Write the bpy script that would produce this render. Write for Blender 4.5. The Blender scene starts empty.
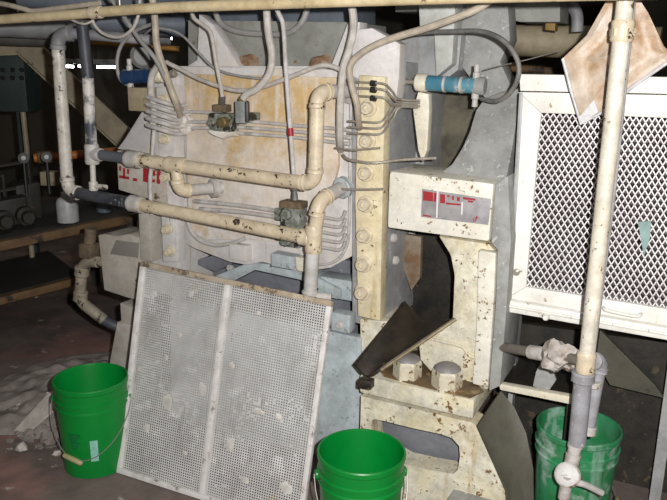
import bpy, bmesh, random
from math import *
from mathutils import Vector as V, Matrix, noise as mnoise
random.seed(7)
C = bpy.context.scene.collection
S = bpy.context.scene

# ------------------------------------------------------------------ camera model and layout planes
F = 720.0; TH = radians(14.5); RO = 0.0144; H = 1.68
def ray(px, py):
    u = (px-333.5)/F; v = (py-250)/F
    c, s = cos(RO), sin(RO)
    u, v = u*c+v*s, -u*s+v*c
    return V((u, cos(TH)-v*sin(TH), -sin(TH)-v*cos(TH)))
EYE = V((0, 0, H))
PSI = radians(27)
E1 = V((cos(PSI), -sin(PSI), 0)); NI = V((sin(PSI), cos(PSI), 0)); UP = V((0, 0, 1))   # along the press front, into the press, up
def Yp(px, py, y):
    d = ray(px, py); return EYE + d*(y/d.y)
M0 = Yp(365, 200, 2.74)
def M(px, py, o=0.0):            # on the press front plane, o metres towards the viewer's side of it
    d = ray(px, py); t = ((M0 - NI*o - EYE).dot(NI))/d.dot(NI); return EYE + d*t
def HZ(px, py, z):               # on the level plane at height z
    d = ray(px, py); return EYE + d*((z-H)/d.z)
def dist(p):
    q = p-EYE; return q.y*cos(TH)-q.z*sin(TH)
def rad(p, pxw):                 # radius in metres of something pxw pixels wide at p
    return pxw*0.5*dist(p)/F

# ------------------------------------------------------------------ materials
def lin(c):
    return tuple(((x/255)/12.92 if x/255 <= 0.04045 else ((x/255+0.055)/1.055)**2.4) for x in c)+(1,)
MATS = {}
def mat(name, base, var=None, vs=5, vlo=.4, vhi=.62, spots=None, ss=30, sth=.62, streak=None, sts=14, stth=.58, rough=.55, metal=0, bump=.15, bs=60, third=None, ts=2.5, tth=.55, high=None, hz=.3, grime=.30):
    if name in MATS: return MATS[name]
    m = bpy.data.materials.new(name); m.use_nodes = True
    nt = m.node_tree; N = nt.nodes; L = nt.links
    b = N['Principled BSDF']
    b.inputs['Roughness'].default_value = rough; b.inputs['Metallic'].default_value = metal
    tc = N.new('ShaderNodeTexCoord'); co = tc.outputs['Object']
    def nz(scale, detail=5, vec=None, rough_=.6):
        n = N.new('ShaderNodeTexNoise'); n.inputs['Scale'].default_value = scale; n.inputs['Detail'].default_value = detail
        n.inputs['Roughness'].default_value = rough_
        L.new(vec or co, n.inputs['Vector']); return n.outputs['Fac']
    def ramp(f, lo, hi):
        r = N.new('ShaderNodeMapRange'); r.inputs['From Min'].default_value = lo; r.inputs['From Max'].default_value = hi
        L.new(f, r.inputs['Value']); return r.outputs['Result']
    def mix(a, c2, f):
        x = N.new('ShaderNodeMix'); x.data_type = 'RGBA'
        L.new(f, x.inputs['Factor']); L.new(a, x.inputs['A']); x.inputs['B'].default_value = lin(c2); return x.outputs['Result']
    rgb = N.new('ShaderNodeRGB'); rgb.outputs[0].default_value = lin(base); cur = rgb.outputs[0]
    if var: cur = mix(cur, var, ramp(nz(vs, 6), vlo, vhi))
    if third: cur = mix(cur, third, ramp(nz(ts, 5), tth, tth+.12))
    if high:      # an old stain over the upper part of the plate
        sx = N.new('ShaderNodeSeparateXYZ'); L.new(co, sx.inputs[0])
        a1 = N.new('ShaderNodeMath'); a1.operation = 'MULTIPLY_ADD'; L.new(sx.outputs[2], a1.inputs[0]); a1.inputs[1].default_value = .38; L.new(nz(5, 8, None, .7), a1.inputs[2])
        cur = mix(cur, high, ramp(a1.outputs[0], .44+.38*hz, .66+.38*hz))
    if streak:
        mp = N.new('ShaderNodeMapping'); mp.inputs['Scale'].default_value = (1, 1, .12); L.new(co, mp.inputs['Vector'])
        cur = mix(cur, streak, ramp(nz(sts, 5, mp.outputs['Vector']), stth, stth+.12))
    if grime and var:     # worn-in dirt, blotchy at hand size
        gr = N.new('ShaderNodeMapRange'); gr.inputs['From Min'].default_value = .36; gr.inputs['From Max'].default_value = .58
        gr.inputs['To Min'].default_value = grime; gr.inputs['To Max'].default_value = 0
        L.new(nz(13, 9, None, .74), gr.inputs['Value'])
        mx = N.new('ShaderNodeMix'); mx.data_type = 'RGBA'; L.new(gr.outputs['Result'], mx.inputs['Factor']); L.new(cur, mx.inputs['A']); mx.inputs['B'].default_value = lin((78, 68, 54)); cur = mx.outputs['Result']
    if spots:
        ad = N.new('ShaderNodeMath'); ad.operation = 'MULTIPLY_ADD'; L.new(nz(max(5, ss*.16), 2), ad.inputs[0]); ad.inputs[1].default_value = .55; L.new(nz(ss*.6, 6, None, .68), ad.inputs[2])
        cur = mix(cur, spots, ramp(ad.outputs[0], sth+.275, sth+.31))
    L.new(cur, b.inputs['Base Color'])
    if bump:
        bp = N.new('ShaderNodeBump'); bp.inputs['Strength'].default_value = bump; bp.inputs['Distance'].default_value = .01
        L.new(nz(bs, 4), bp.inputs['Height']); L.new(bp.outputs['Normal'], b.inputs['Normal'])
    MATS[name] = m; return m
def emit(name, col, st):
    m = bpy.data.materials.new(name); m.use_nodes = True
    b = m.node_tree.nodes['Principled BSDF']; b.inputs['Base Color'].default_value = lin(col)
    b.inputs['Emission Color'].default_value = lin(col); b.inputs['Emission Strength'].default_value = st
    return m

cream = mat('cream_paint', (238, 231, 212), (224, 215, 192), 6, spots=(120, 98, 66), ss=70, sth=.68, streak=(212, 194, 156), sts=14, stth=.62, rough=.5)
cream_strip = mat('yellowed_strip_paint', (236, 224, 192), (223, 207, 168), 6, spots=(120, 98, 66), ss=70, sth=.655, streak=(200, 176, 128), sts=14, stth=.58, rough=.5)
cream_pipe = mat('cream_pipe_paint', (226, 210, 182), (208, 191, 162), 9, spots=(50, 42, 36), ss=64, sth=.635, rough=.42)
pipe_white = mat('white_pipe_paint', (222, 216, 206), (192, 184, 172), 12, spots=(48, 44, 46), ss=50, sth=.595, rough=.45)
pipe_dark = mat('dark_pipe_steel', (74, 78, 88), (52, 55, 62), 12, spots=(190, 185, 178), ss=24, sth=.68, rough=.5)
pipe_dark_flaked = mat('dark_pipe_flaked', (70, 74, 84), (60, 60, 66), 12, third=(208, 203, 196), ts=12, tth=.43, rough=.5, grime=.1)
pipe_grey = mat('grey_pipe_paint', (120, 120, 126), (150, 148, 148), 8, rough=.55)
pipe_lav = mat('pale_grey_pipe', (164, 163, 168), (142, 140, 144), 10, spots=(196, 192, 190), ss=60, sth=.64, rough=.55)
pipe_pale = mat('pale_dusty_pipe', (205, 202, 200), (180, 172, 160), 9, spots=(90, 80, 70), ss=26, sth=.68, rough=.55)
bracket_white = mat('chipped_white_paint', (240, 236, 224), (226, 220, 202), 7, spots=(124, 98, 66), ss=110, sth=.62, streak=(214, 198, 158), sts=16, stth=.64, rough=.42, grime=.22)
bracket_rusty = mat('rusty_white_paint', (236, 230, 210), (218, 206, 172), 6, spots=(116, 86, 52), ss=90, sth=.62, streak=(186, 152, 98), sts=12, stth=.60, rough=.42, grime=.42)
grey_dust_and_shade = mat('grey_dust_and_shade_steel', (168, 168, 164), (150, 150, 147), 9, spots=(196, 194, 190), ss=110, sth=.64, rough=.7)  # dusted grey; doubles as painted shade on the column's right face
grey_side = mat('grey_side_steel', (156, 157, 158), (176, 176, 176), 5, spots=(206, 202, 196), ss=40, sth=.66, streak=(136, 116, 90), sts=12, stth=.62, rough=.45)
face_white = mat('dusty_white_plate', (226, 221, 220), (208, 202, 197), 6, third=(218, 204, 176), ts=3.2, tth=.58, streak=(196, 180, 158), sts=18, stth=.62, rough=.6, grime=0.22)
face_tan = mat('tan_stained_plate', (224, 214, 204), (230, 225, 222), 5, vlo=.42, vhi=.6, third=(206, 182, 142), ts=6, tth=.56, high=(208, 176, 124), hz=.34, streak=(222, 208, 190), sts=24, stth=.52, rough=.6, grime=0.22)
upper_grey = mat('grey_crosshead', (156, 156, 148), (138, 138, 131), 5, spots=(120, 98, 74), ss=40, sth=.69, rough=.6)
inner_grey = mat('grey_interior_steel', (126, 128, 136), (104, 106, 112), 6, spots=(180, 178, 176), ss=22, sth=.66, rough=.5)
skirt_blue = mat('pale_blue_skirt', (194, 203, 206), (174, 184, 186), 10, spots=(130, 134, 130), ss=110, sth=.64, streak=(168, 170, 164), sts=22, rough=.5)
dark_steel = mat('dark_greasy_steel', (28, 27, 26), (40, 36, 31), 8, spots=(80, 64, 44), ss=26, sth=.68, rough=.5)
chute_steel = mat('greasy_brown_steel', (38, 31, 24), (26, 23, 20), 8, spots=(120, 96, 66), ss=24, sth=.67, rough=.45)
chute_edge = mat('worn_chute_edge', (150, 134, 96), (112, 94, 62), 20, rough=.5)
bolt_mat = mat('tan_bolt', (224, 213, 190), (204, 188, 156), 30, rough=.45)
nut_mat = mat('chipped_nut', (222, 214, 192), (196, 184, 158), 24, spots=(110, 84, 56), ss=110, sth=.6, rough=.45)
nut_top = mat('grey_nut_top', (146, 142, 142), (126, 120, 116), 24, rough=.5)
hose_cream = mat('cream_hose', (196, 184, 164), (168, 156, 140), 14, rough=.55)
hose_pale = mat('pale_dusty_hose', (204, 198, 190), (176, 168, 160), 14, rough=.6)
hose_grey = mat('grey_hose', (166, 164, 161), (142, 140, 138), 12, rough=.5)
hose_dark = mat('dark_hose', (92, 92, 92), (132, 128, 122), 16, rough=.5)
tube_mat = mat('dusty_tube', (206, 202, 200), (180, 174, 168), 16, rough=.6)
tube_steel = mat('dull_steel_tube', (176, 170, 160), (150, 140, 124), 30, rough=.4, metal=.3)
blue = mat('blue_cylinder_paint', (62, 128, 152), (92, 142, 156), 10, spots=(186, 180, 168), ss=60, sth=.64, streak=(140, 154, 156), stth=.6, rough=.4)
blue_dark = mat('deep_blue_paint', (18, 60, 104), (24, 54, 90), 10, rough=.4)
valve_mat = mat('grimy_green_grey', (104, 110, 98), (156, 156, 150), 26, spots=(44, 42, 34), ss=60, sth=.54, rough=.6)
black_mat = mat('black_plastic', (34, 34, 34), rough=.5, bump=0)
box_grey = mat('grey_plastic', (104, 110, 108), (130, 132, 130), 20, rough=.5)
brass = mat('grimy_brass', (128, 110, 66), (96, 84, 54), 40, rough=.5, metal=.3)
red_mat = mat('red_print', (176, 30, 44), (150, 40, 50), 30, rough=.5, bump=0)
plate_mat = mat('worn_nameplate', (176, 172, 172), (146, 142, 146), 26, spots=(150, 64, 72), ss=34, sth=.66, rough=.4, bump=.05)
white_ink = mat('white_line', (225, 222, 218), rough=.5, bump=0)
guard_white = mat('white_guard_paint', (240, 238, 232), (228, 224, 214), 5, spots=(160, 140, 110), ss=60, sth=.70, rough=.5, bump=.05, grime=0.12)
guard_mesh = mat('white_expanded_metal', (238, 235, 233), (222, 216, 216), 10, rough=.45, bump=0, grime=0)
guard_inner = mat('dull_purple_grey', (122, 110, 114), (86, 76, 78), 4, third=(150, 136, 140), ts=3, rough=.8)
panel_frame_m = mat('dusty_panel_frame', (222, 218, 215), (204, 198, 193), 14, spots=(140, 132, 126), ss=90, sth=.63, rough=.7, grime=0.12)
panel_top_m = mat('rusty_panel_frame', (190, 176, 156), (164, 146, 122), 14, spots=(112, 96, 82), ss=50, sth=.6, rough=.7)
panel_mesh_m = mat('dusty_perforated_sheet', (202, 200, 197), (182, 179, 175), 7, third=(216, 214, 211), ts=14, tth=.56, spots=(190, 176, 154), ss=9, sth=.70, streak=(172, 169, 165), sts=16, stth=.56, rough=.75, bump=0, grime=0.1)
pulp = mat('dried_slurry', (228, 222, 214), (206, 196, 184), 20, rough=.85)
green = mat('green_bucket_plastic', (0, 126, 46), (0, 118, 43), 6, rough=.36, bump=.03, grime=0)
green_dusty = mat('dusty_green_plastic', (14, 124, 66), (60, 140, 98), 7, third=(150, 180, 162), ts=11, tth=.53, streak=(120, 166, 140), sts=20, stth=.56, rough=.5, bump=.03)
wire = mat('galvanised_wire', (150, 146, 140), rough=.35, metal=.6, bump=0)
grip_m = mat('cream_grip', (150, 146, 104), rough=.5, bump=0)
sticker = mat('pale_sticker', (150, 205, 190), (120, 180, 160), 60, rough=.5, bump=0)
sheet_m = mat('stained_plastic_sheet', (206, 190, 172), (184, 152, 118), 9, vlo=.38, vhi=.58, third=(166, 128, 90), ts=9, tth=.52, rough=.45, bump=.2, bs=25)
sheet_edge = mat('clear_plastic_rim', (216, 214, 214), (196, 194, 192), 20, rough=.35)
rust_beam = mat('rusty_bench_edge', (122, 92, 58), (88, 66, 44), 9, spots=(50, 40, 30), ss=30, sth=.6, rough=.7)
bench_dark = mat('dark_bench_top', (40, 38, 38), (54, 50, 48), 6, rough=.7)
beam_cream = mat('dull_cream_beam', (176, 162, 134), (150, 136, 110), 4, spots=(90, 76, 58), ss=30, sth=.66, rough=.6)
duct_grey = mat('grey_duct', (150, 152, 152), (122, 124, 124), 4, rough=.55)
duct_blue = mat('blue_grey_pipe', (116, 124, 136), (96, 104, 114), 5, rough=.5)
orange_m = mat('orange_pipe', (196, 116, 48), (168, 96, 40), 10, rough=.5, grime=0)
amber_m = mat('amber_conduit', (206, 150, 66), (176, 126, 56), 8, rough=.45)
cab_green = mat('dark_green_cabinet', (58, 76, 74), (48, 64, 62), 4, rough=.5)
can_white = mat('white_plastic_can', (206, 208, 208), (186, 186, 184), 10, rough=.4)
olive = mat('olive_grey_plate', (88, 86, 74), (72, 70, 60), 5, spots=(56, 50, 40), ss=40, sth=.66, rough=.55)
fitting_w = mat('caked_fitting', (206, 200, 196), (160, 148, 136), 18, spots=(96, 82, 70), ss=30, sth=.62, rough=.8)
rubble_m = mat('pale_rubble', (206, 198, 190), (170, 160, 150), 9, rough=.85)
rubble_d = mat('grey_rubble', (140, 130, 124), (112, 104, 98), 9, rough=.9)
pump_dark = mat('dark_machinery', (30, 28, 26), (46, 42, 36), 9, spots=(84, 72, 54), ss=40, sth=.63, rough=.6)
gauge_face = mat('gauge_face', (164, 160, 154), (140, 134, 126), 40, rough=.4, bump=0)

# ------------------------------------------------------------------ mesh helpers
def newbm(): return bmesh.new()
def shade(me, ang=35):
    for p in me.polygons: p.use_smooth = True
    try: me.set_sharp_from_angle(angle=radians(ang))
    except Exception: pass
def obj(name, bm, m, parent=None, smooth=True):
    bmesh.ops.recalc_face_normals(bm, faces=bm.faces[:])
    lo = V((1e9,)*3); hi = V((-1e9,)*3)
    for v in bm.verts:
        for i in range(3):
            lo[i] = min(lo[i], v.co[i]); hi[i] = max(hi[i], v.co[i])
    c = V(((lo.x+hi.x)/2, (lo.y+hi.y)/2, lo.z))
    for v in bm.verts: v.co -= c
    me = bpy.data.meshes.new(name); bm.to_mesh(me); bm.free()
    ms = m if isinstance(m, (list, tuple)) else [m]
    for x in ms: me.materials.append(x)
    if smooth: shade(me)
    o = bpy.data.objects.new(name, me); C.objects.link(o)
    w = V((0, 0, 0))
    if parent is not None:
        o.parent = parent; q = parent
        while q is not None: w = w + q.location; q = q.parent
    o.location = c - w
    return o
def tag(o, label, cat, group=None):
    o['label'] = label; o['category'] = cat
    if group: o['group'] = group
    return o
def thing(name, label, cat, loc, group=None):
    o = bpy.data.objects.new(name, None); C.objects.link(o); o.location = loc; o.empty_display_size = .05
    return tag(o, label, cat, group)
def struct(o): o['kind'] = 'structure'; return o
def prism(bm, pts, ext, bev=0.0):
    a = [bm.verts.new(p) for p in pts]; b = [bm.verts.new(V(p)+ext) for p in pts]
    n = len(pts); fs = [bm.faces.new(a), bm.faces.new(b[::-1])]
    for i in range(n): fs.append(bm.faces.new((a[i], b[i], b[(i+1) % n], a[(i+1) % n])))
    if bev:
        es = set()
        for f in fs:
            for e in f.edges: es.add(e)
        bmesh.ops.recalc_face_normals(bm, faces=fs)
        bmesh.ops.bevel(bm, geom=list(es), offset=bev, segments=2, profile=.6, affect='EDGES')
    return bm
def mprism(pts, o, depth, bev=.004, bm=None):
    """outline on the press front plane (third coordinate of a point overrides the offset), cut depth metres into the press"""
    bm = bm or newbm()
    P = [M(p[0], p[1], p[2] if len(p) > 2 else o) for p in pts]
    return prism(bm, P, NI*depth, bev)
def box(bm, c, ax, ay, az, sx, sy, sz, bev=0.0):
    c = V(c); vs = []
    P = [c+ax*(i*sx/2)+ay*(j*sy/2)-az*(sz/2) for i, j in ((-1, -1), (1, -1), (1, 1), (-1, 1))]
    return prism(bm, P, az*sz, bev)
def frame_of(d):
    d = d.normalized(); a = V((0, 0, 1)) if abs(d.z) < .9 else V((1, 0, 0))
    x = d.cross(a).normalized(); return x, d.cross(x).normalized()
def catmull(pts, n=8):
    P = [V(p) for p in pts]
    if len(P) < 3: return P
    out = []
    for i in range(len(P)-1):
        p0 = P[max(i-1, 0)]; p1 = P[i]; p2 = P[i+1]; p3 = P[min(i+2, len(P)-1)]
        for k in range(n):
            t = k/n
            out.append(.5*((2*p1)+(p2-p0)*t+(2*p0-5*p1+4*p2-p3)*t*t+(3*p1-p0-3*p2+p3)*t**3))
    out.append(P[-1]); return out
def tube(bm, pts, r, seg=10, smooth=True, n=8, cap=True):
    P = catmull(pts, n) if smooth else [V(p) for p in pts]
    R = r if callable(r) else (lambda t: r)
    rings = []; x = None
    for i, p in enumerate(P):
        d = (P[min(i+1, len(P)-1)]-P[max(i-1, 0)]).normalized()
        if x is None: x, y = frame_of(d)
        else:
            x = (x - d*x.dot(d)).normalized(); y = d.cross(x)
        rr = R(i/(len(P)-1))
        rings.append([bm.verts.new(p+x*cos(2*pi*k/seg)*rr+y*sin(2*pi*k/seg)*rr) for k in range(seg)])
    for a, b in zip(rings, rings[1:]):
        for k in range(seg): bm.faces.new((a[k], a[(k+1) % seg], b[(k+1) % seg], b[k]))
    if cap: bm.faces.new(rings[0][::-1]); bm.faces.new(rings[-1])
    return bm
def lathe(bm, c, axis, prof, seg=24, cap=True):
    """prof: list of (distance along axis, radius)"""
    c = V(c); d = axis.normalized(); x, y = frame_of(d); rings = []
    for h, r in prof:
        if r < 1e-6: rings.append([bm.verts.new(c+d*h)])
        else: rings.append([bm.verts.new(c+d*h+x*cos(2*pi*k/seg)*r+y*sin(2*pi*k/seg)*r) for k in range(seg)])
    for a, b in zip(rings, rings[1:]):
        if len(a) == 1 and len(b) == 1: continue
        for k in range(seg):
            k2 = (k+1) % seg
            if len(a) == 1: bm.faces.new((a[0], b[k2], b[k]))
            elif len(b) == 1: bm.faces.new((a[k], a[k2], b[0]))
            else: bm.faces.new((a[k], a[k2], b[k2], b[k]))
    if cap:
        if len(rings[0]) > 1: bm.faces.new(rings[0][::-1])
        if len(rings[-1]) > 1: bm.faces.new(rings[-1])
    return bm
def cyl(bm, a, b, r, seg=20):
    a = V(a); b = V(b); return lathe(bm, a, b-a, [(0, r), ((b-a).length, r)], seg)
def collar(bm, c, d, r, w):      # a beaded fitting ring around a pipe
    return lathe(bm, V(c)-d.normalized()*w/2, d, [(0, r*.92), (w*.12, r*1.04), (w*.3, r), (w*.7, r), (w*.88, r*1.04), (w, r*.92)], 20)
def bend(p0, p1, p2, k):         # points of an elbow of reach k round the corner p1
    p0, p1, p2 = V(p0), V(p1), V(p2)
    a = p1+(p0-p1).normalized()*k; b = p1+(p2-p1).normalized()*k
    return [a*(1-t)**2+p1*2*t*(1-t)+b*t*t for t in [i/8 for i in range(9)]]
def ico(bm, c, sx, sy, sz, jit=.2, sub=2, rot=0):
    r = bmesh.ops.create_icosphere(bm, subdivisions=sub, radius=1)
    cr, sr = cos(rot), sin(rot); off = V((random.random()*50, random.random()*50, 0))
    for v in r['verts']:
        k = 1+jit*mnoise.noise(v.co*1.7+off)*2
        x, y, z = v.co.x*sx*k, v.co.y*sy*k, v.co.z*sz*k
        v.co = V(c)+V((x*cr-y*sr, x*sr+y*cr, z))
    return bm

# ------------------------------------------------------------------ the room
concrete = mat('dusty_concrete_floor', (118, 104, 98), (92, 80, 76), 3, third=(142, 108, 100), ts=1.6, tth=.52, spots=(160, 152, 146), ss=18, sth=.68, rough=.85, bump=.3, bs=25)
wall_m = mat('dark_works_wall', (74, 68, 58), (54, 50, 44), 1.2, rough=.8)
ceil_m = mat('dark_works_ceiling', (96, 92, 86), (76, 72, 66), 1, rough=.8)
def roombox(name, lo, hi, m):
    bm = newbm(); lo = V(lo); hi = V(hi); c = (lo+hi)/2; s = hi-lo
    box(bm, c, V((1, 0, 0)), V((0, 1, 0)), V((0, 0, 1)), s.x, s.y, s.z)
    return struct(obj(name, bm, m, None, False))
roombox('floor', (-6, -3, -.1), (6, 9, 0), concrete)
roombox('ceiling', (-6.1, -3.1, 4.2), (6.1, 9.1, 4.3), ceil_m)
roombox('wall_back', (-6.1, 9, 0), (6.1, 9.1, 4.2), wall_m)
roombox('wall_front', (-6.1, -3.1, 0), (6.1, -3, 4.2), wall_m)
roombox('wall_left', (-6.1, -3, 0), (-6, 9, 4.2), wall_m)
roombox('wall_right', (6, -3, 0), (6.1, 9, 4.2), wall_m)

# ------------------------------------------------------------------ the press
base_c = M(265, 300, -.3); base_c.z = 0
press = thing('clay_press', 'large cream painted press machine filling the middle, bolted strips either side', 'machine', base_c)
def ground(p): q = V(p); q.z = 0; return q
# front plates
obj('back_plate', mprism([(172, 66), (354, 66), (356, 254), (330, 268), (300, 272), (262, 262), (247, 265), (230, 262), (196, 249), (178, 240)], -.09, .06), face_white, press)
P = [(184, 74), (338, 74), (338, 165), (334, 184), (322, 196), (316, 214), (314, 232), (300, 244), (250, 240), (205, 240), (192, 232), (188, 215)]
obj('face_plate', mprism(P, -.07, .05, .006), face_tan, press)
# rim tube that outlines the plate
bm = newbm(); tube(bm, [M(x, y, -.065) for x, y in ((180, 110), (183, 150), (185, 190), (188, 222), (197, 238), (214, 245), (232, 243), (246, 238))], .009)
obj('plate_rim', bm, tube_mat, press)
bm = newbm(); tube(bm, [M(x, y, -.07) for x, y in ((351, 100), (350, 170), (349, 230), (345, 250), (334, 262), (318, 265))], .006)
obj('plate_rim', bm, tube_mat, press)
bm = newbm()
for x, y, a_, b_ in ((180, 113, .05, .05), (172, 126, .05, .04), (186, 124, .045, .03), (166, 112, .04, .05)): ico(bm, M(x, y, -.04), a_, .035, b_, .45, 3)
dc = obj('caked_clay', bm, pulp, press); dc['kind'] = 'stuff'
# lower lugs on the plate
obj('lug', mprism([(229, 244), (247, 246), (247, 262), (229, 259)], -.05, .06), face_white, press)
obj('lug', mprism([(271, 253), (294, 257), (293, 270), (271, 266)], -.03, .06), skirt_blue, press)
obj('lug', mprism([(296, 257), (304, 258), (303, 272), (296, 270)], -.05, .05), cream, press)
# slot below the plate, with die bars seen above the leaning screen
obj('slot_panel', mprism([(172, 236), (358, 262), (358, 345), (172, 300)], -.32, .05), inner_grey, press)
obj('die_bar', mprism([(190, 262), (232, 250), (262, 262), (262, 268), (236, 262), (215, 272)], -.2, .1), inner_grey, press)
obj('die_bar', mprism([(215, 276), (250, 262), (300, 268), (340, 290), (340, 299), (300, 280), (255, 270), (230, 283)], -.14, .1), skirt_blue, press)
obj('die_bar', mprism([(318, 276), (356, 282), (356, 302), (318, 296)], -.16, .1), skirt_blue, press)
bm = newbm()
lathe(bm, M(231, 268, -.2), -NI, [(0, .018), (.012, .018), (.012, .01), (.02, .01)], 12); obj('slot_bolt', bm, pipe_pale, press)
# side strips with bolts
def strip(pts, o, d, bolts, name='bolt_strip', m=cream):
    s = obj(name, mprism(pts, o, d, .004), m, press)
    for bx, by, w in bolts:
        c = M(bx, by, o); r = rad(c, w)
        bm = newbm(); ax = -NI
        lathe(bm, c, ax, [(-.004, r*1.25), (.006, r*1.25), (.009, r*1.1), (.009, r*.88), (.03, r*.88), (.034, r*.78), (.034, r*.42), (.022, r*.36), (.022, 0)], 22)
        obj('bolt', bm, bolt_mat, s)
    return s
strip([(359, 75), (385, 77), (380, 321), (358, 316), (355, 200)], 0, .06,
      [(369, 108, 14), (368, 141, 14), (366.5, 173, 14), (366, 204, 14), (365, 235, 14), (364, 264, 14), (363, 292, 14)], m=cream_strip)
strip([(156, 88), (174, 85), (178, 262), (163, 262)], 0, .06, [(165, 99, 9), (166, 139, 9), (167, 177, 9), (168.5, 229, 9), (171, 251, 9)], m=face_white)
# side frames behind the strips
obj('side_frame', mprism([(352, 60), (386, 62), (381, 330), (352, 322)], -.06, .55, .006), grey_side, press)
obj('side_frame', mprism([(146, 80), (174, 76), (180, 300), (152, 290)], -.06, .5, .006), face_white, press)
bm = newbm()
for x, y, dd in ((0, 0, 0),): pass
SR = M(383, 250, -.06)
def side_pt(d, z): return M(384, 250, -.06-d)*1.0 if False else V((SR.x, SR.y, z))+NI*d+E1*.002
for d, y in ((.10, 243), (.13, 268), (.30, 250)):
    bm = newbm(); lathe(bm, side_pt(d, M(384, y, -.06).z+.0), E1, [(-.004, .02), (.01, .02), (.016, .012), (.02, 0)], 14)
    obj('side_bolt', bm, pipe_pale, press)
# upper crosshead
obj('crosshead', mprism([(188, 20), (352, 22), (352, 80), (188, 76)], -.22, .35), upper_grey, press)
obj('top_cap', mprism([(176, 66), (352, 70), (352, 78), (176, 74)], -.06, .14), face_white, press)
obj('rib', mprism([(199, 14), (212, 24), (240, 68), (186, 67), (197, 60)], -.14, .06), face_white, press)
obj('rib', mprism([(330, 68), (348, 22), (360, 22), (356, 70)], -.12, .07), face_white, press)
obj('top_block', mprism([(186, 0), (348, 0), (348, 24), (186, 22)], -.5, .3), duct_blue, press)
for cx, cy in ((250, 61), (322, 62)):
    bm = newbm(); ico(bm, M(cx, cy, -.21), .05, .03, .03, .25); obj('rust_lump', bm, mat('rust_lump', (128, 94, 66), (170, 150, 130), 20, rough=.9), press)
# shoulder plate to the right of the top, and the plates beyond it
obj('shoulder_plate', mprism([(352, 30), (372, 28), (400, 44), (399, 76), (396, 100), (352, 76)], -.03, .07), face_white, press)
obj('shoulder_block', mprism([(392, 34), (462, 30), (458, 70), (430, 92), (424, 130), (424, 176), (388, 172), (392, 100)], -.40, .3), grey_side, press)
obj('neck_web', mprism([(410, 70), (520, 76), (505, 190), (410, 185)], -.62, .04), mat('grimy_web', (112, 106, 88), (60, 54, 44), 5, spots=(40, 36, 30), ss=24, sth=.62, rough=.7), press)
obj('upper_post', mprism([(418, -6), (456, -6), (454, 30), (452, 64), (436, 77), (434, 34), (420, 32)], -.34, .1), mat('pale_post', (206, 206, 200), (184, 184, 178), 5, rough=.55), press)
obj('upper_gusset', mprism([(446, 4), (508, 6), (510, 40), (500, 62), (514, 92), (486, 100), (460, 64)], -.46, .12), grey_dust_and_shade, press)
obj('upper_beam', mprism([(395, -8), (560, -8), (560, 22), (520, 22), (470, 10), (395, 12)], -.6, .2), upper_grey, press)
# right-hand C bracket: head, gooseneck, column, foot
obj('bracket_head', mprism([(389, 171), (494, 183.5), (489, 242), (387, 228)], .02, .26, .012), bracket_white, press)
O2 = -.06
neck = [(436, 176, -.10), (452, 164, -.12), (462, 148, -.15), (470, 130, -.18), (476, 110, -.22), (484, 99, -.27), (500, 92, -.30), (520, 88, -.30), (517, 120, -.22), (512, 150, -.16), (505, 188, -.07), (498, 192, -.05)]
obj('bracket_neck', mprism(neck, 0, .16, .008), grey_dust_and_shade, press)
col = [(438, 236), (489, 244), (496, 252), (494, 300), (488, 390), (470, 388), (438, 380), (420, 360), (418, 340), (440, 332), (452, 322), (454, 275), (450, 255)]
obj('bracket_column', mprism(col, -.01, .22, .010), bracket_rusty, press)
obj('column_flange', mprism([(478, 250), (496, 253), (494, 300), (488, 388), (472, 384), (476, 330)], .02, .05, .008), bracket_white, press)
bm = newbm(); tube(bm, [M(x, y, .0) for x, y in ((418, 336), (440, 341), (462, 347), (470, 356), (489, 362))], .006); obj('weld_bead', bm, bracket_rusty, press)
# dark pocket behind the bracket
obj('pocket_back', mprism([(384, 215), (500, 230), (500, 392), (384, 360)], -.42, .04), dark_steel, press)
obj('pocket_rib', mprism([(403, 234), (421, 237), (420, 278), (411, 291), (404, 270)], -.3, .03, .004), mat('rust_stained_rib', (120, 92, 62), (146, 136, 120), 10, rough=.6), press)
obj('lower_column', mprism([(360, 319), (394, 322), (392, 352), (384, 374), (361, 374)], -.03, .2, .004), bracket_rusty, press)
# base casting
ob = .13
zb = M(418, 388, ob).z
f = [M(360, 373, ob), M(474, 402.5, ob)]; f[0].z = f[1].z = zb
fd = [f[0]-UP*.075, f[1]-UP*.075]
bm = newbm(); prism(bm, [f[0], f[1], fd[1], fd[0]], NI*.42, .008); obj('base_plate', bm, bracket_rusty, press)
bm = newbm(); prism(bm, [HZ(x, y, zb+.001) for x, y in ((384, 377), (430, 389), (470, 398.5), (484, 392), (466, 372), (440, 350), (400, 352), (376, 366))], UP*.004, .001)
obj('grime_film', bm, mat('oily_grime', (116, 92, 62), (84, 66, 46), 9, third=(170, 146, 104), ts=14, tth=.58, rough=.5), press)
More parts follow.
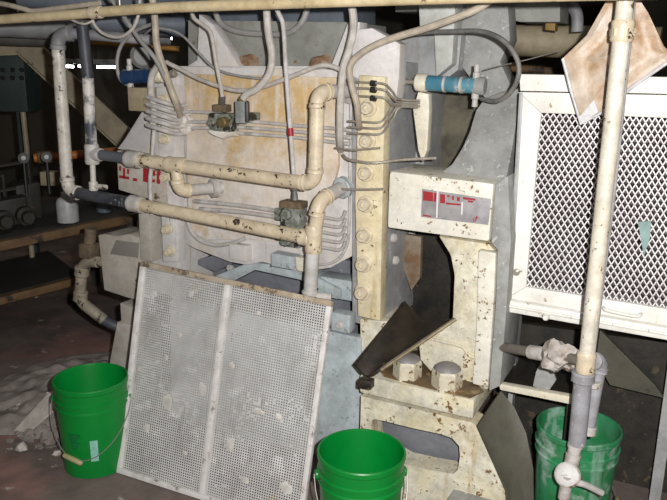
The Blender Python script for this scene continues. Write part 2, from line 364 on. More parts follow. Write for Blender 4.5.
# pedestal front with its slot cut through
ZL = .0
def onb(px, py): return M(px, py, ob-.01)
outer = [onb(361, 396), onb(473, 423), onb(478, 428), onb(512, 505), ground(onb(520, 530)), ground(onb(361, 500))]
outer[-1] = ground(onb(361, 400))
slot = [onb(x, y) for x, y in ((371, 424), (374, 419), (384, 421), (412, 428), (440, 434), (452, 438), (459, 446), (460, 456), (458, 470), (453, 474), (430, 470), (404, 464), (382, 452), (373, 442))]
bm = newbm()
def ringface(bm, po, ps, ext):
    ao = [bm.verts.new(p) for p in po]; bo = [bm.verts.new(p+ext) for p in po]
    ai = [bm.verts.new(p) for p in ps]; bi = [bm.verts.new(p+ext) for p in ps]
    for o_, i_ in ((ao, ai), (bo, bi)):
        es = [bm.edges.new((o_[k], o_[(k+1) % len(o_)])) for k in range(len(o_))]+[bm.edges.new((i_[k], i_[(k+1) % len(i_)])) for k in range(len(i_))]
        bmesh.ops.triangle_fill(bm, use_beauty=True, edges=es, use_dissolve=False)
    for r, q in ((ao, bo), (ai, bi)):
        for k in range(len(r)): bm.faces.new((r[k], r[(k+1) % len(r)], q[(k+1) % len(r)], q[k]))
ringface(bm, outer, slot, NI*.10)
obj('pedestal', bm, bracket_rusty, press, False)
bm = newbm(); prism(bm, [M(365, 415, .0), M(470, 430, .0), ground(M(475, 480, .0)), ground(M(365, 480, .0))], NI*.05); obj('pedestal_web', bm, inner_grey, press)
bm = newbm(); q = M(475, 492, ob+.03); q.z = 0; box(bm, q+UP*.06, E1, NI, UP, .19, .12, .12, .01); obj('foot_pad', bm, grey_dust_and_shade, press)
# two big hex nuts on the base plate
for nx, ny, w in ((407, 377, 28), (446.5, 387, 30)):
    c = HZ(nx, ny, zb); r = rad(c, w)/cos(radians(12)); s0 = None
    bm = newbm(); lathe(bm, c-UP*.003, UP, [(0, r), (.064, r), (.076, r*.9)], 6); bmesh.ops.rotate(bm, cent=c, matrix=Matrix.Rotation(radians(22), 3, 'Z'), verts=bm.verts[:]); n_ = obj('hex_nut', bm, nut_mat, press)
    bm = newbm(); lathe(bm, c+UP*.0752, UP, [(0, r*.88), (.006, r*.84), (.014, r*.66), (.02, r*.36), (.021, 0)], 18); obj('nut_dome', bm, nut_top, n_)
# nameplate on the bracket head, with worn red marks
def on_head(px, py, k=0): return M(px, py, .02+.004+k)
npl = obj('nameplate', mprism([(422, 189), (491, 199), (488, 225), (421, 217)], .0235, .004, .0008), plate_mat, press)
def mark(pts, m, parent, o=.0245, name='lettering'):
    bm = newbm(); prism(bm, [M(x, y, o) for x, y in pts], NI*.0012); return obj(name, bm, m, parent, False)
for pts in ([(423, 191), (433, 192.5), (433, 201.5), (423, 200.5)], [(434, 192.7), (436.5, 193), (436, 202), (433.5, 201.6)],
            [(440, 194), (445, 194.6), (445, 203.5), (440, 203)], [(447, 195), (450, 195.3), (449.5, 197.2), (447, 197)], [(446, 202.5), (461, 204), (460.5, 205.6), (446, 204.4)],
            [(452, 196), (454, 196.2), (453.8, 200), (451.8, 199.8)], [(463, 197), (475.5, 198.7), (475.3, 200.6), (463, 199.2)], [(468, 200.4), (474, 201), (472, 202.8), (467.5, 202)],
            [(457, 197), (460, 197.4), (459.5, 201.5), (456.8, 201)], [(423, 214.5), (431, 215.8), (431, 217.2), (423, 216)]):
    mark(pts, red_mat, npl, name='red_letter')
for pts in ([(437, 190), (438.6, 190.2), (437.4, 218), (436, 218)], [(461.5, 202), (463, 202.2), (462.4, 214.5), (461, 214.4)]):
    mark(pts, white_ink, npl, .0248, 'white_line')
# left-hand bracket: head with red lettering, neck, lower flange, foot
hd = obj('bracket_head', mprism([(116, 150), (166, 158), (164, 204), (118, 190)], .02, .26, .01), mat('dull_white_bracket', (206, 200, 190), (184, 174, 160), 6, spots=(96, 76, 56), ss=34, sth=.64, rough=.5), press)
for pts in ([(118.5, 160), (122, 160.5), (122, 164), (118.5, 163.5)], [(119, 166), (121, 166.3), (121, 171), (119, 170.6)], [(123, 163), (129, 164), (129, 166), (123, 165)], [(123, 168), (125, 168.3), (125, 178), (123, 177.6)],
            [(119, 175), (129, 177), (129, 179.5), (119, 178)], [(127, 169), (129, 169.3), (129, 174), (127, 173.7)], [(133, 178), (137, 178.6), (137, 181.4), (133, 181)],
            [(143, 168), (149, 169), (149, 182.5), (143, 181.5)], [(151, 170), (155, 170.6), (155, 176), (151, 175.4)], [(157, 171), (160.5, 171.6), (160, 184), (156.5, 183.5)], [(151, 179), (155, 179.6), (155, 182.5), (151, 182)]):
    mark(pts, red_mat, hd, .0215, 'red_letter')
obj('bracket_neck', mprism([(117, 149, -.05), (124, 140, -.07), (150, 98, -.12), (158, 98, -.12), (160, 156, 0.0), (150, 154, -.02)], 0, .16, .006), face_white, press)
lw = mat('dull_white_flange', (196, 190, 180), (176, 168, 156), 6, spots=(96, 80, 62), ss=30, sth=.66, rough=.55)
obj('lower_flange', mprism([(98, 235), (104, 234), (116, 236), (128, 234), (141, 238), (143, 302), (128, 298), (104, 290)], .02, .2, .006), lw, press)
obj('flange_recess_shade', mprism([(116, 240), (139, 243), (138, 258), (110, 254)], .0215, .01, .001), mat('grey_recess_shade', (134, 130, 122), rough=.6), press)  # flat grey sheet on the flange; recess shading put into its colour
obj('column_post', mprism([(138, 204), (148, 206), (152, 262), (140, 260)], .03, .1, .006), lw, press)
obj('lower_lug', mprism([(120, 303), (133, 308), (132, 326), (121, 321)], .02, .12, .005), lw, press)
ft = [M(117, 322, .04), M(133, 326, .04), ground(M(134, 372, .02)), ground(M(100, 362, .02))]
bm = newbm(); prism(bm, ft, NI*.2, .005); obj('left_foot', bm, lw, press)
# lower skirt sheet behind the leaning screen
bm = newbm(); prism(bm, [M(170, 300, -.02), M(361, 338, -.02), ground(M(362, 470, -.02)), ground(M(170, 380, -.02))], NI*.04, .003); obj('skirt_sheet', bm, skirt_blue, press)
bm = newbm(); prism(bm, [M(331, 312, .02), M(350, 316, .02), M(349, 334, .02), M(331, 330, .02)], NI*.06, .004); cl = obj('skirt_clamp', bm, skirt_blue, press)
bm = newbm(); lathe(bm, M(340, 325, .02), -NI, [(-.003, .018), (.008, .018), (.012, .01), (.02, .01)], 6); obj('bolt', bm, pipe_pale, cl)

# dark discharge chute
A0, A1 = M(405, 303, -.10), M(456, 320, .04)
B0, B1 = M(355, 366, .21), M(381, 371, .19)
bm = newbm(); n = 12; rows = []
for i in range(n+1):
    t = i/n; L_, R_ = A0.lerp(B0, t), A1.lerp(B1, t); row = []
    for k in range(9):
        s = k/8; row.append(L_.lerp(R_, s)-UP*(.05*sin(pi*s))*(1-.3*t))
    rows.append(row)
vs = [[bm.verts.new(p) for p in r] for r in rows]
for a, b in zip(vs, vs[1:]):
    for k in range(8): bm.faces.new((a[k], a[k+1], b[k+1], b[k]))
bmesh.ops.recalc_face_normals(bm, faces=bm.faces[:])
bmesh.ops.solidify(bm, geom=bm.faces[:], thickness=.012)
ch = tag(obj('discharge_chute', bm, chute_steel), 'dark greasy metal chute sloping out of the press pocket above two nuts', 'chute')
bm = newbm(); tube(bm, [A1+UP*.004, A1.lerp(B1, .5)+UP*.004, B1+UP*.004], .007, 8, False); obj('rim', bm, chute_edge, ch)
bm = newbm(); tube(bm, [A0+UP*.004, A0.lerp(B0, .5)+UP*.004, B0+UP*.004], .006, 8, False); obj('rim', bm, chute_steel, ch)
bm = newbm(); c = B0.lerp(B1, .45)-UP*.06; box(bm, c, (B1-B0).normalized(), NI, UP, .05, .04, .035, .005); obj('lip_block', bm, chute_steel, ch)

# ------------------------------------------------------------------ painted pipe runs
def pipe(pts, r, m, parent, name='pipe'):
    bm = newbm(); tube(bm, pts, r, 16, False); return obj(name, bm, m, parent)
def ring(c, d, r, w, m, parent, name='coupling'):
    bm = newbm(); collar(bm, c, d, r, w); return obj(name, bm, m, parent)
def elbow(p0, p1, p2, k, r, m, parent, name='elbow'):
    pts = bend(p0, p1, p2, k); bm = newbm(); tube(bm, pts, r, 16, False)
    d0 = pts[0]-pts[1]; d1 = pts[-1]-pts[-2]
    collar(bm, pts[0], d0, r*1.1, r*.7); collar(bm, pts[-1], d1, r*1.1, r*.7)
    return obj(name, bm, m, parent)
OP = .12
up = thing('water_pipe', 'upper painted pipe run with dark left upright, crossing the press face', 'pipe', ground(M(200, 170, OP)))
T = M(92, 154, OP); r1 = rad(M(200, 168, OP), 13.5); r1a = r1*.9
D0 = M(82, 22, OP); D1 = M(88, 78, OP)
pipe([D0, D1], r1a, pipe_dark, up, 'dark_upright'); pipe([D1, T], r1a, pipe_dark_flaked, up, 'flaked_upright')
bm = newbm(); collar(bm, T, T-D1, r1a*1.25, .09); collar(bm, T+E1*.02, E1, r1a*1.2, .07); obj('tee', bm, pipe_pale, up)
Tb = M(93.5, 186, OP); pipe([T-UP*.03, Tb], r1a*.5, pipe_white, up, 'drip_leg')
bm = newbm(); collar(bm, Tb, UP, r1a*.8, .04); cyl(bm, Tb, Tb+E1*.075-UP*.0, r1a*.5); obj('drain_stub', bm, pipe_white, up)
Cq = M(131, 159, OP); E0 = M(315, 184, OP)
pipe([T+E1*.03, Cq], r1a*.95, mat('grey_pipe_steel', (104, 108, 116), (86, 90, 98), 12, rough=.5), up, 'grey_pipe')
ring(M(134, 159.5, OP), E1, r1*1.3, .075, pipe_pale, up)
Ek = .05
pipe([Cq, E0-E1*Ek], r1, cream_pipe, up, 'cream_pipe')
U1 = M(317.5, 92, OP)
elbow(Cq, E0, U1, Ek, r1*1.02, cream_pipe, up)
pipe([E0+(U1-E0).normalized()*Ek, U1-(U1-E0).normalized()*Ek], r1, cream_pipe, up, 'riser')
W1 = U1+NI*.21+E1*.06
elbow(E0, U1, W1, Ek, r1*1.02, cream_pipe, up)
pipe([U1+(W1-U1).normalized()*Ek, W1], r1*.95, pipe_pale, up, 'inlet_pipe')
ring(W1-(W1-U1).normalized()*.03, W1-U1, r1*1.7, .03, pipe_pale, up, 'flange')
# tee drop into the press
t1 = M(176, 165, OP); bm = newbm(); collar(bm, t1, E1, r1*1.22, .1); obj('tee', bm, cream_pipe, up)
td = M(178.5, 191, OP); fl = td+NI*.17+E1*.10
pipe([t1, td+UP*.04], r1*.95, cream_pipe, up, 'drop')
elbow(t1, td, fl, .04, r1, cream_pipe, up)
pipe([td+(fl-td).normalized()*.04, fl], r1*.9, pipe_pale, up, 'inlet_pipe')
ring(fl-(fl-td).normalized()*.035, fl-td, r1*1.5, .03, pipe_pale, up, 'flange')

lo_ = thing('water_pipe', 'lower painted pipe run with white flaking left upright and dark stretch near its elbow', 'pipe', ground(M(200, 215, OP)))
Q0 = M(57, 33, OP); Q1 = M(68, 191, OP); Qt = M(82, 34, OP+.0)
r2 = rad(Q1, 12.2)
elbow(M(90, 34, OP-.06), Q0, Q1, .06, r2*1.1, pipe_grey, lo_)
pipe([Q0+(M(90, 34, OP-.06)-Q0).normalized()*.06, M(150, 40, OP-.2)], r2*.8, pipe_grey, lo_, 'feed_pipe')
pipe([Q0+(Q1-Q0).normalized()*.06, Q1+UP*.06], r2, pipe_white, lo_, 'white_upright')
X1 = M(136, 204, OP); X2 = M(311, 238.5, OP)
elbow(Q0, Q1, X1, .055, r2*1.05, pipe_white, lo_)
pipe([Q1+(X1-Q1).normalized()*.055, X1], r2*.95, pipe_dark, lo_, 'dark_pipe')
ring(X1, X1-Q1, r2*1.3, .07, pipe_pale, lo_)
pipe([X1, X2], r1, cream_pipe, lo_, 'cream_pipe')
Z0 = M(318.5, 201, OP); Z2 = M(310, 296, OP); X2 = M(313.5, 239, OP)
bm = newbm(); collar(bm, X2, UP, r1*1.2, .11); collar(bm, X2-(X2-X1).normalized()*.035, X2-X1, r1*1.2, .05); obj('tee', bm, cream_pipe, lo_)
pipe([Z0-UP*.04, X2], r1, cream_pipe, lo_, 'riser')
W2 = Z0+NI*.18+E1*.035+UP*.04
elbow(X2, Z0, W2, .05, r1*1.03, cream_pipe, lo_)
pipe([Z0+(W2-Z0).normalized()*.05, W2], r1*1.0, pipe_pale, lo_, 'inlet_pipe')
ring(W2-(W2-Z0).normalized()*.03, W2-Z0, r1*1.5, .03, skirt_blue, lo_, 'flange')
pipe([X2, Z2], r1*.98, pipe_pale, lo_, 'down_pipe')
bm = newbm(); collar(bm, Z2, UP, r1*1.15, .05); cyl(bm, Z2, Z2+E1*.08+NI*.03, r1*.6); obj('outlet', bm, pipe_pale, lo_)

# overhead pipe right across
oh = thing('overhead_pipe', 'long cream overhead pipe running across the whole top of the press', 'pipe', ground(M(300, 5, .3)))
pts = [M(-40, 22, .3), M(60, 15.5, .3), M(150, 8.5, .3), M(300, 2.5, .3), M(450, -2.5, .3), M(660, -8, .3)]
bm = newbm(); tube(bm, pts, rad(pts[3], 11.5), 16); obj('pipe', bm, mat('yellowed_pipe_paint', (222, 204, 166), (202, 182, 142), 9, spots=(96, 60, 44), ss=26, sth=.68, rough=.45), oh)
ring(M(96, 12.5, .3), pts[2]-pts[1], rad(pts[3], 14), .06, cream_pipe, oh)
for hx in (120, 420):
    bm = newbm(); a = M(hx, 9 if hx < 300 else -2, .3); cyl(bm, a, V((a.x, a.y, 4.2)), .008); obj('hanger_rod', bm, wire, oh)

# ------------------------------------------------------------------ hoses and tubes
def hose(name, pts, px, m, label, cat='hose', group=None, o=None, seg=10):
    P = [M(p[0], p[1], p[2] if len(p) > 2 else o) for p in pts]
    bm = newbm(); tube(bm, P, rad(P[len(P)//2], px), seg); return tag(obj(name, bm, m), label, cat, group)
hose('hose', [(152, -4), (155, 20), (157, 46), (166, 75), (175, 100), (181, 118, -.03)], 7, hose_cream, 'thick cream hose dropping to the left bolt strip of the press', o=.08)
hose('hose', [(106, -8), (122, 14), (140, 40), (156, 60), (170, 88, .06), (184, 113, -.03)], 4.5, hose_grey, 'straight grey hose slanting down from top to left press corner', o=.12)
hose('cable', [(166, 62), (180, 69), (202, 80), (236, 90.5), (262, 87), (295, 75), (321, 65.5), (339, 69), (347, 78)], 4.6, hose_pale, 'sagging pale cable slung in a shallow curve across upper press face', 'cable', o=.05)
hose('cable', [(266, -2), (268, 30), (272, 56), (269, 74), (258, 88), (247, 94), (243, 99)], 7.5, hose_pale, 'thick pale cable curving down into the grey sensor box', 'cable', o=.10)
hose('pressure_tube', [(272, 2), (279, 14), (283.5, 28), (286, 70), (290, 125), (293, 165), (294.5, 190)], 4.6, tube_mat, 'long upright tube with a red band ending at lower valve block', 'tube', o=.08)
bm = newbm(); a = M(290.2, 128, .08); b = M(290.9, 136, .08); cyl(bm, a, b, rad(a, 6)); o_ = obj('red_band', bm, red_mat, bpy.data.objects['pressure_tube'])
bm = newbm(); a = M(294.5, 187, .08); b = M(295, 200, .08); lathe(bm, a, b-a, [(0, .011), (.012, .013), (.016, .009), (.03, .012), ((b-a).length, .012)], 12); obj('end_fitting', bm, hose_dark, bpy.data.objects['pressure_tube'])
hose('pressure_tube', [(190, 6), (194, 18), (203, 25), (211, 34), (216, 62), (220, 82), (222.5, 97)], 4.2, hose_pale, 'bent pale tube dropping to the upper valve block', 'tube', o=.06)
hose('cable', [(140, 40, -.1), (152, 29), (170, 30), (184, 37), (200, 54), (216, 69), (240, 76), (266, 79)], 2.6, hose_grey, 'thin grey cable drooping below the triangular rib', 'cable', o=.0)
hose('hose', [(213, 4), (220, 22), (236, 31), (262, 34), (288, 33), (302, 22), (308, 6)], 6, hose_grey, 'dark grey hose loop hanging in front of the grey crosshead', o=-.16)
hose('hose', [(350, -4), (353, 14), (353.5, 30), (349, 50), (343, 70), (340.5, 104), (340, 138, .02), (341, 150, -.05)], 8, hose_pale, 'thick pale hose dropping beside the right bolt strip', o=.06)
hose('hose', [(498, -6), (479, 8), (452, 19), (425, 28.5), (386, 40.5), (362, 53), (350, 67), (352, 86), (357, 104), (358.5, 122, .04), (360, 128, .0)], 7, hose_cream, 'long cream hose sweeping from top right down to right bolt strip', o=.08)
hose('hose', [(395, 38, -.1), (420, 33, -.1), (450, 31.5, -.08), (482, 31.5, -.06), (504, 41, -.04), (517, 59, -.03), (518.5, 76, -.03), (510, 93, -.05), (496, 101, -.1), (482, 99, -.16)], 5, hose_dark, 'dark looped hose feeding the blue cylinder on the right')
hose('hose', [(152, 24, 0), (134, 32, 0), (121, 46, 0), (117, 64, 0), (121, 80, 0), (133, 87, 0)], 3.6, hose_grey, 'grey looped hose feeding the blue cylinder on the left')
hose('cable', [(92, 14, .2), (94, 24, .2), (104, 34, .2), (120, 37, .2), (133, 28, .2), (139, 12, .2), (140, -4, .2)], 3.2, hose_pale, 'pale cable hanging in a loop under the overhead pipe', 'cable')
hose('cable', [(62, 14, .22), (72, 20, .22), (84, 24, .22), (94, 20, .2)], 2.2, hose_pale, 'short white cable end looped by the dark upright pipe', 'cable')
hose('hose', [(-20, 0, .25), (8, 5, .26), (24, 9, .25), (34, 11, .24), (60, 8, .22), (100, 3, .2)], 5, hose_cream, 'wavy cream hose lying along the overhead pipe at far left')
hose('hose', [(158, 66, .05), (152, 76, .05), (151, 92, .05), (154, 108, .05), (153, 126, .05)], 7, hose_pale, 'short caked hose hanging at the left press corner')
# tube bundles over the press face
n_up = [[(176, 111), (215, 113), (228, 116)], [(172, 122), (200, 122), (220, 122)], [(170, 130), (196, 128), (220, 128)]]
for i, (p, nm) in enumerate(zip(n_up, ('topmost', 'middle', 'lowest'))):
    hose('pressure_tube', [(150, p[0][1]-2)]+p, 3.6, tube_mat, nm+' of three dusty tubes running left from the upper valve block', 'tube', 'tubes left of upper valve block', o=-.03)
n_ur = [[(238, 120), (290, 125), (340, 129), (352, 131)], [(238, 127), (290, 131), (336, 136), (352, 138)], [(238, 133), (290, 137), (332, 142), (350, 144)]]
for p, nm in zip(n_ur, ('topmost', 'middle', 'lowest')):
    hose('pressure_tube', p, 3.8, tube_mat, nm+' of three dusty tubes running right from the upper valve block', 'tube', 'tubes right of upper valve block', o=-.04)
n_lr = [[(194, 201), (240, 205.5), (284, 212)], [(200, 209), (240, 212), (284, 218)], [(205, 220), (250, 229), (284, 238)]]
for p, nm in zip(n_lr, ('topmost', 'middle', 'lowest')):
    hose('pressure_tube', p, 4.4, tube_mat, nm+' of three dusty tubes running left from the lower valve block', 'tube', 'tubes left of lower valve block', o=-.04)
for k, nm in enumerate(('topmost', 'second', 'third', 'fourth', 'lowest')):
    y = 217+7.6*k
    hose('pressure_tube', [(303, y-1), (322, y), (338, y+2.5), (343, y), (345.5, y-6)], 3.4, tube_mat, nm+' of five hooked tubes beside the lower pipe riser', 'tube', 'tubes right of lower valve block', o=-.05)
# clusters of grease tubes across the right bolt strip
gy = [(82, 'topmost of the grease tubes', 0), (88, 'second grease tube from the top', 0), (96, 'third grease tube from the top', 0), (121, 'fourth grease tube from the top', 1), (127, 'fifth grease tube from the top', 1), (133, 'sixth grease tube from the top', 1)]
for y, nm, k in gy:
    if k == 0: p = [(352, y, .02), (366, y+.5, .035), (384, y+2, .035), (392, y+9, .0), (399, y+14+(88-y)*.5, -.04), (420, y+15+(88-y)*.6, -.1)]
    else: p = [(348, y, .02), (364, y+1, .035), (380, y+1, .035), (387, y-6, .0), (394, y-16, -.04), (400, 104+(y-121)*.3, -.06), (418, 104+(y-121)*.3, -.1)]
    hose('grease_tube', p, 2.4, tube_steel, nm+' crossing the right bolt strip', 'tube', 'grease tubes on the right strip')
hose('grease_tube', [(335, 148, .0), (352, 150, .03), (368, 149, .035), (380, 148, .03)], 2.4, tube_steel, 'short grease tube crossing the strip under the second bolt', 'tube', 'grease tubes on the right strip')
hose('grease_tube', [(343, 155, .0), (350, 160, .03), (374, 163, .035), (400, 160, -.02), (436, 158, -.1)], 3, tube_steel, 'long grease tube running from strip to below the cream post', 'tube', 'grease tubes on the right strip')
hose('grease_tube', [(334, 189, .0), (352, 189.5, .03), (370, 189.5, .035), (383, 189, .03)], 2.6, tube_steel, 'lowest straight grease tube crossing the right bolt strip', 'tube', 'grease tubes on the right strip')
for y in (83, 89.5, 98):
    bm = newbm(); a = M(371, y, .035); b = M(376, y+.6, .035); cyl(bm, a, b, .011, 10); tag(obj('tube_fitting', bm, black_mat), {83: 'topmost', 89.5: 'middle', 98: 'lowest'}[y]+' of three black fittings on the right bolt strip', 'fitting', 'black fittings on the strip')
# caked tubes at the left corner
for i, y in enumerate((100, 107, 114, 121, 128)):
    hose('pressure_tube', [(147, y-3, .06), (156, y, .075), (166, y+3, .07), (176, y+6, .02), (186, y+5, -.04)], 4.6, tube_mat, ('topmost', 'second', 'third', 'fourth', 'lowest')[i]+' of five caked tubes at the left bolt strip', 'tube', 'caked tubes at the left strip')
hose('pressure_tube', [(154, 130, .05), (152, 160, .05), (150, 185, .05), (152, 215, .05)], 4.2, tube_mat, 'upright pale tube passing behind the pipes at the left strip', 'tube')
hose('pressure_tube', [(170, 160, .0), (168, 190, .0), (172, 224, .0), (180, 240, -.03)], 3.4, tube_mat, 'bent pale tube beside the left strip lower bolts', 'tube')

# valve blocks and sensor box on the press face
def valve(cx, cy, w, h, label, o=-.02, parts=()):
    c = M(cx, cy, o); s = dist(c)/F
    t = thing('valve_block', label, 'valve', c-UP*h*s/2)
    bm = newbm(); box(bm, c, E1, NI, UP, w*s, .07, h*s, .008); obj('body', bm, valve_mat, t)
    return t, c, s
t, c, s = valve(224, 122, 26, 18, 'grimy upper valve block below the grey sensor box')
bm = newbm(); box(bm, M(222, 108, -.0), E1, NI, UP, 15*s, .05, 7*s, .004); obj('cap', bm, mat('brown_cap', (128, 108, 84), (90, 76, 60), 30, rough=.6), t)
bm = newbm(); ico(bm, M(224, 132, -.02), 14*s, .03, 6*s, .3); obj('caked_dust', bm, pulp, t)
bm = newbm(); lathe(bm, M(226, 122, .01), -NI, [(0, .022), (.03, .022), (.034, .014), (.05, .014)], 8); obj('plug', bm, brass, t)
bm = newbm(); lathe(bm, M(214, 122, .01), -NI, [(0, .02), (.02, .02), (.024, .012), (.034, .012)], 6); obj('plug', bm, valve_mat, t)
bm = newbm(); cyl(bm, M(222.5, 97, .03), M(222, 106, 0), .013, 10); obj('connector', bm, hose_dark, t)
t, c, s = valve(294, 226, 22, 40, 'grimy lower valve block behind the lower pipe riser', -.02)
bm = newbm(); box(bm, M(294, 204, .0), E1, NI, UP, 24*s, .06, 7*s, .004); obj('cap', bm, mat('brown_cap', (128, 108, 84)), t)
for q in (214, 240):
    bm = newbm(); lathe(bm, M(288, q, .01), -NI, [(0, .024), (.02, .024), (.026, .014), (.04, .014)], 8); obj('plug', bm, valve_mat, t)
for q in (212, 218, 238):
    bm = newbm(); cyl(bm, M(276, q-1, -.04), M(284, q, -.04), .015, 10); obj('tube_nut', bm, valve_mat, t)
c = M(242, 112, .06); s = dist(c)/F
t = thing('sensor_box', 'small grey sensor box with a dark side on the press face', 'sensor', c-UP*.045)
bm = newbm(); box(bm, c, (E1+NI*.5).normalized(), (NI-E1*.5).normalized(), UP, .05, .045, 22*s, .006); obj('body', bm, box_grey, t)
bm = newbm(); box(bm, c+E1*.028+UP*.002-NI*.004, (E1+NI*.5).normalized(), (NI-E1*.5).normalized(), UP, .014, .05, 20*s, .004); obj('side_cover', bm, black_mat, t)
bm = newbm(); a = M(243, 99, .07); lathe(bm, c+UP*11*s, a-(c+UP*11*s), [(0, .016), (.015, .016), (.018, .012), (.035, .014)], 10); obj('gland', bm, brass, t)
bm = newbm(); box(bm, c+NI*.055-UP*.02, E1, NI, UP, .06, .07, .03, .004); obj('mount', bm, valve_mat, t)

# hydraulic cylinders
def hyd(x0, y0, x1, y1, dia, o, body_m, label, left=False):
    a = M(x0, y0, o); b = M(x1, y1, o); d = (b-a).normalized(); r = rad(a.lerp(b, .5), dia); Lg = (b-a).length
    t = thing('hydraulic_cylinder', label, 'cylinder', a.lerp(b, .5)-UP*r)
    bm = newbm(); lathe(bm, a, d, [(0, r*.97), (Lg, r*.97)], 24); obj('barrel', bm, body_m, t)
    bm = newbm(); lathe(bm, a-d*.045, d, [(0, r*.9), (.006, r*1.1), (.04, r*1.15), (.048, r*1.05)], 24); obj('head_cap', bm, cream, t)
    bm = newbm(); lathe(bm, b-d*.012, d, [(0, r*1.05), (.03, r*1.1), (.036, r*.9)], 24); obj('end_cap', bm, grey_dust_and_shade if not left else body_m, t)
    bm = newbm(); cyl(bm, a-d*.1, a-d*.04, r*.3, 12); collar(bm, a-d*.095, d, r*.5, .025); obj('rod', bm, tube_steel, t)
    for k in (.36, .68):
        bm = newbm(); collar(bm, a+d*Lg*k, d, r*1.0, .012); obj('band', bm, pipe_pale if not left else body_m, t)
    for sgn in (1, -1):
        q = b-d*.012+UP*sgn*r
        bm = newbm(); lathe(bm, q-UP*sgn*.004, UP*sgn, [(0, .014), (.02, .014), (.024, .01), (.05, .011)], 10); obj('port_fitting', bm, pipe_pale, t)
    return t
hyd(427, 83, 479, 86, 16, -.16, blue, 'bright blue hydraulic cylinder with cream cap at upper right')
hyd(156, 75, 128, 77, 14, .0, blue_dark, 'dark blue hydraulic cylinder at upper left behind hoses', True)
pp = mprism([(418, 92), (428.5, 94), (429, 112), (427, 150), (422, 162), (418, 150), (413, 110)], -.14, .04, .004)
tag(obj('mounting_post', pp, cream), 'tapered cream post holding up the bright blue cylinder', 'post')
bm = newbm(); a = M(143, 85, 0); box(bm, a-UP*.06, E1, NI, UP, .09, .1, .1, .004); tag(obj('mounting_bracket', bm, beam_cream), 'dull cream bracket block under the dark blue cylinder', 'bracket')

# ------------------------------------------------------------------ mesh guard on the right
OG = -.06
def G(x, y, o=OG): return M(x, y, o)
gd = thing('mesh_guard', 'white framed guard box with expanded metal mesh at the right', 'guard', G(590, 330))
mTL, mTR, mBR, mBL = (541, 113), (700, 119.5), (692, 313), (526, 287)
fTL, fTR, fBR, fBL = (519, 92), (712, 96), (702, 332), (507, 298)
def quad_bar(a, b, c_, d_, o, dep, m, name, par, bev=.004):
    return obj(name, mprism([a, b, c_, d_], o, dep, bev), m, par)
quad_bar(fTL, fTR, mTR, mTL, OG, .03, guard_white, 'frame_rail', gd)
quad_bar(fBL, mBL, mBR, fBR, OG, .03, guard_white, 'frame_rail', gd)
quad_bar(fTL, mTL, mBL, fBL, OG, .03, guard_white, 'frame_stile', gd)
quad_bar(mTR, fTR, fBR, mBR, OG, .03, guard_white, 'frame_stile', gd)
quad_bar((519, 74), (714, 78), (712, 95), (520, 91), OG-.03, .2, guard_white, 'top_fascia', gd)
bm = mprism([(507, 300), (702, 334), (701, 347), (504, 312)], OG+.02, .3, .012); obj('bottom_ledge', bm, guard_white, gd)
bm = newbm(); tube(bm, [G(506, 305.5, OG+.024), G(702, 340.5, OG+.024)], .006, 8, False); obj('ledge_bead', bm, guard_white, gd)
quad_bar((519, 93), (523, 93), (511, 300), (507, 299), OG+.004, .3, grey_side, 'side_panel', gd)
obj('back_panel', mprism([(520, 80), (740, 84), (735, 340), (512, 304)], OG-.32, .02), guard_inner, gd)
bm = newbm()
NC, NR = 25, 18
def gp(u, v):
    a = V((mTL[0], mTL[1], 0)).lerp(V((mTR[0], mTR[1], 0)), u); b = V((mBL[0], mBL[1], 0)).lerp(V((mBR[0], mBR[1], 0)), u); q = a.lerp(b, v)
    return G(q.x, q.y, OG-.018)
def flat_bar(bm, p, q, w, t, n):
    d = (q-p).normalized(); sd = d.cross(n).normalized()*w/2; e = n*t/2
    vs = [bm.verts.new(x) for x in (p-sd-e, p+sd-e, p+sd+e, p-sd+e, q-sd-e, q+sd-e, q+sd+e, q-sd+e)]
    for f in ((0, 1, 5, 4), (1, 2, 6, 5), (2, 3, 7, 6), (3, 0, 4, 7)): bm.faces.new([vs[i] for i in f])
def clampuv(a, b): return all(-1e-6 <= x <= 1+1e-6 for x in (*a, *b))
for i in range(NC*2+1):
    for j in range(NR*2):
        if (i+j) % 2: continue
        a = (i/(2*NC), j/(2*NR))
        for di in (-1, 1):
            b = ((i+di)/(2*NC), (j+1)/(2*NR))
            if clampuv(a, b): flat_bar(bm, gp(*a), gp(*b), .0037, .004, NI)
obj('expanded_mesh', bm, guard_mesh, gd, False)
bm = newbm(); hp = [G(604, 307, OG), G(605, 309.5, OG+.025), G(618, 313, OG+.03), G(634, 316, OG+.03), G(640, 315.5, OG+.025), G(641, 313.5, OG)]
tube(bm, hp, .006); obj('pull_handle', bm, guard_white, gd)
bm = newbm(); lathe(bm, G(546, 317, OG+.03), -NI, [(-.01, .012), (.01, .012), (.016, .008), (.016, 0)], 12); obj('ledge_knob', bm, guard_white, gd)
bm = newbm(); lathe(bm, G(516.5, 272, OG), -NI, [(-.002, .013), (.006, .013), (.008, .007), (.012, 0)], 12); flat_bar(bm, G(511, 274, OG+.008), G(522, 271, OG+.008), .005, .004, NI); obj('latch', bm, tube_steel, gd)
obj('cloth_scrap', mprism([(638, 222), (651, 221), (650, 238), (644, 256), (641, 240)], OG-.008, .004, 0), mat('teal_scrap', (150, 178, 174), (132, 160, 158), 20, rough=.7))
tag(bpy.data.objects['cloth_scrap'], 'pale teal scrap hanging on the guard mesh', 'scrap')
for nm, pts in (('guard_leg', [(512, 308), (520, 309)]), ('guard_leg', [(672, 336), (684, 338)])):
    a, b = G(*pts[0], OG-.2), G(*pts[1], OG-.2)
    bm = newbm(); prism(bm, [a, b, ground(b), ground(a)], NI*.05); obj('leg', bm, grey_side, gd)

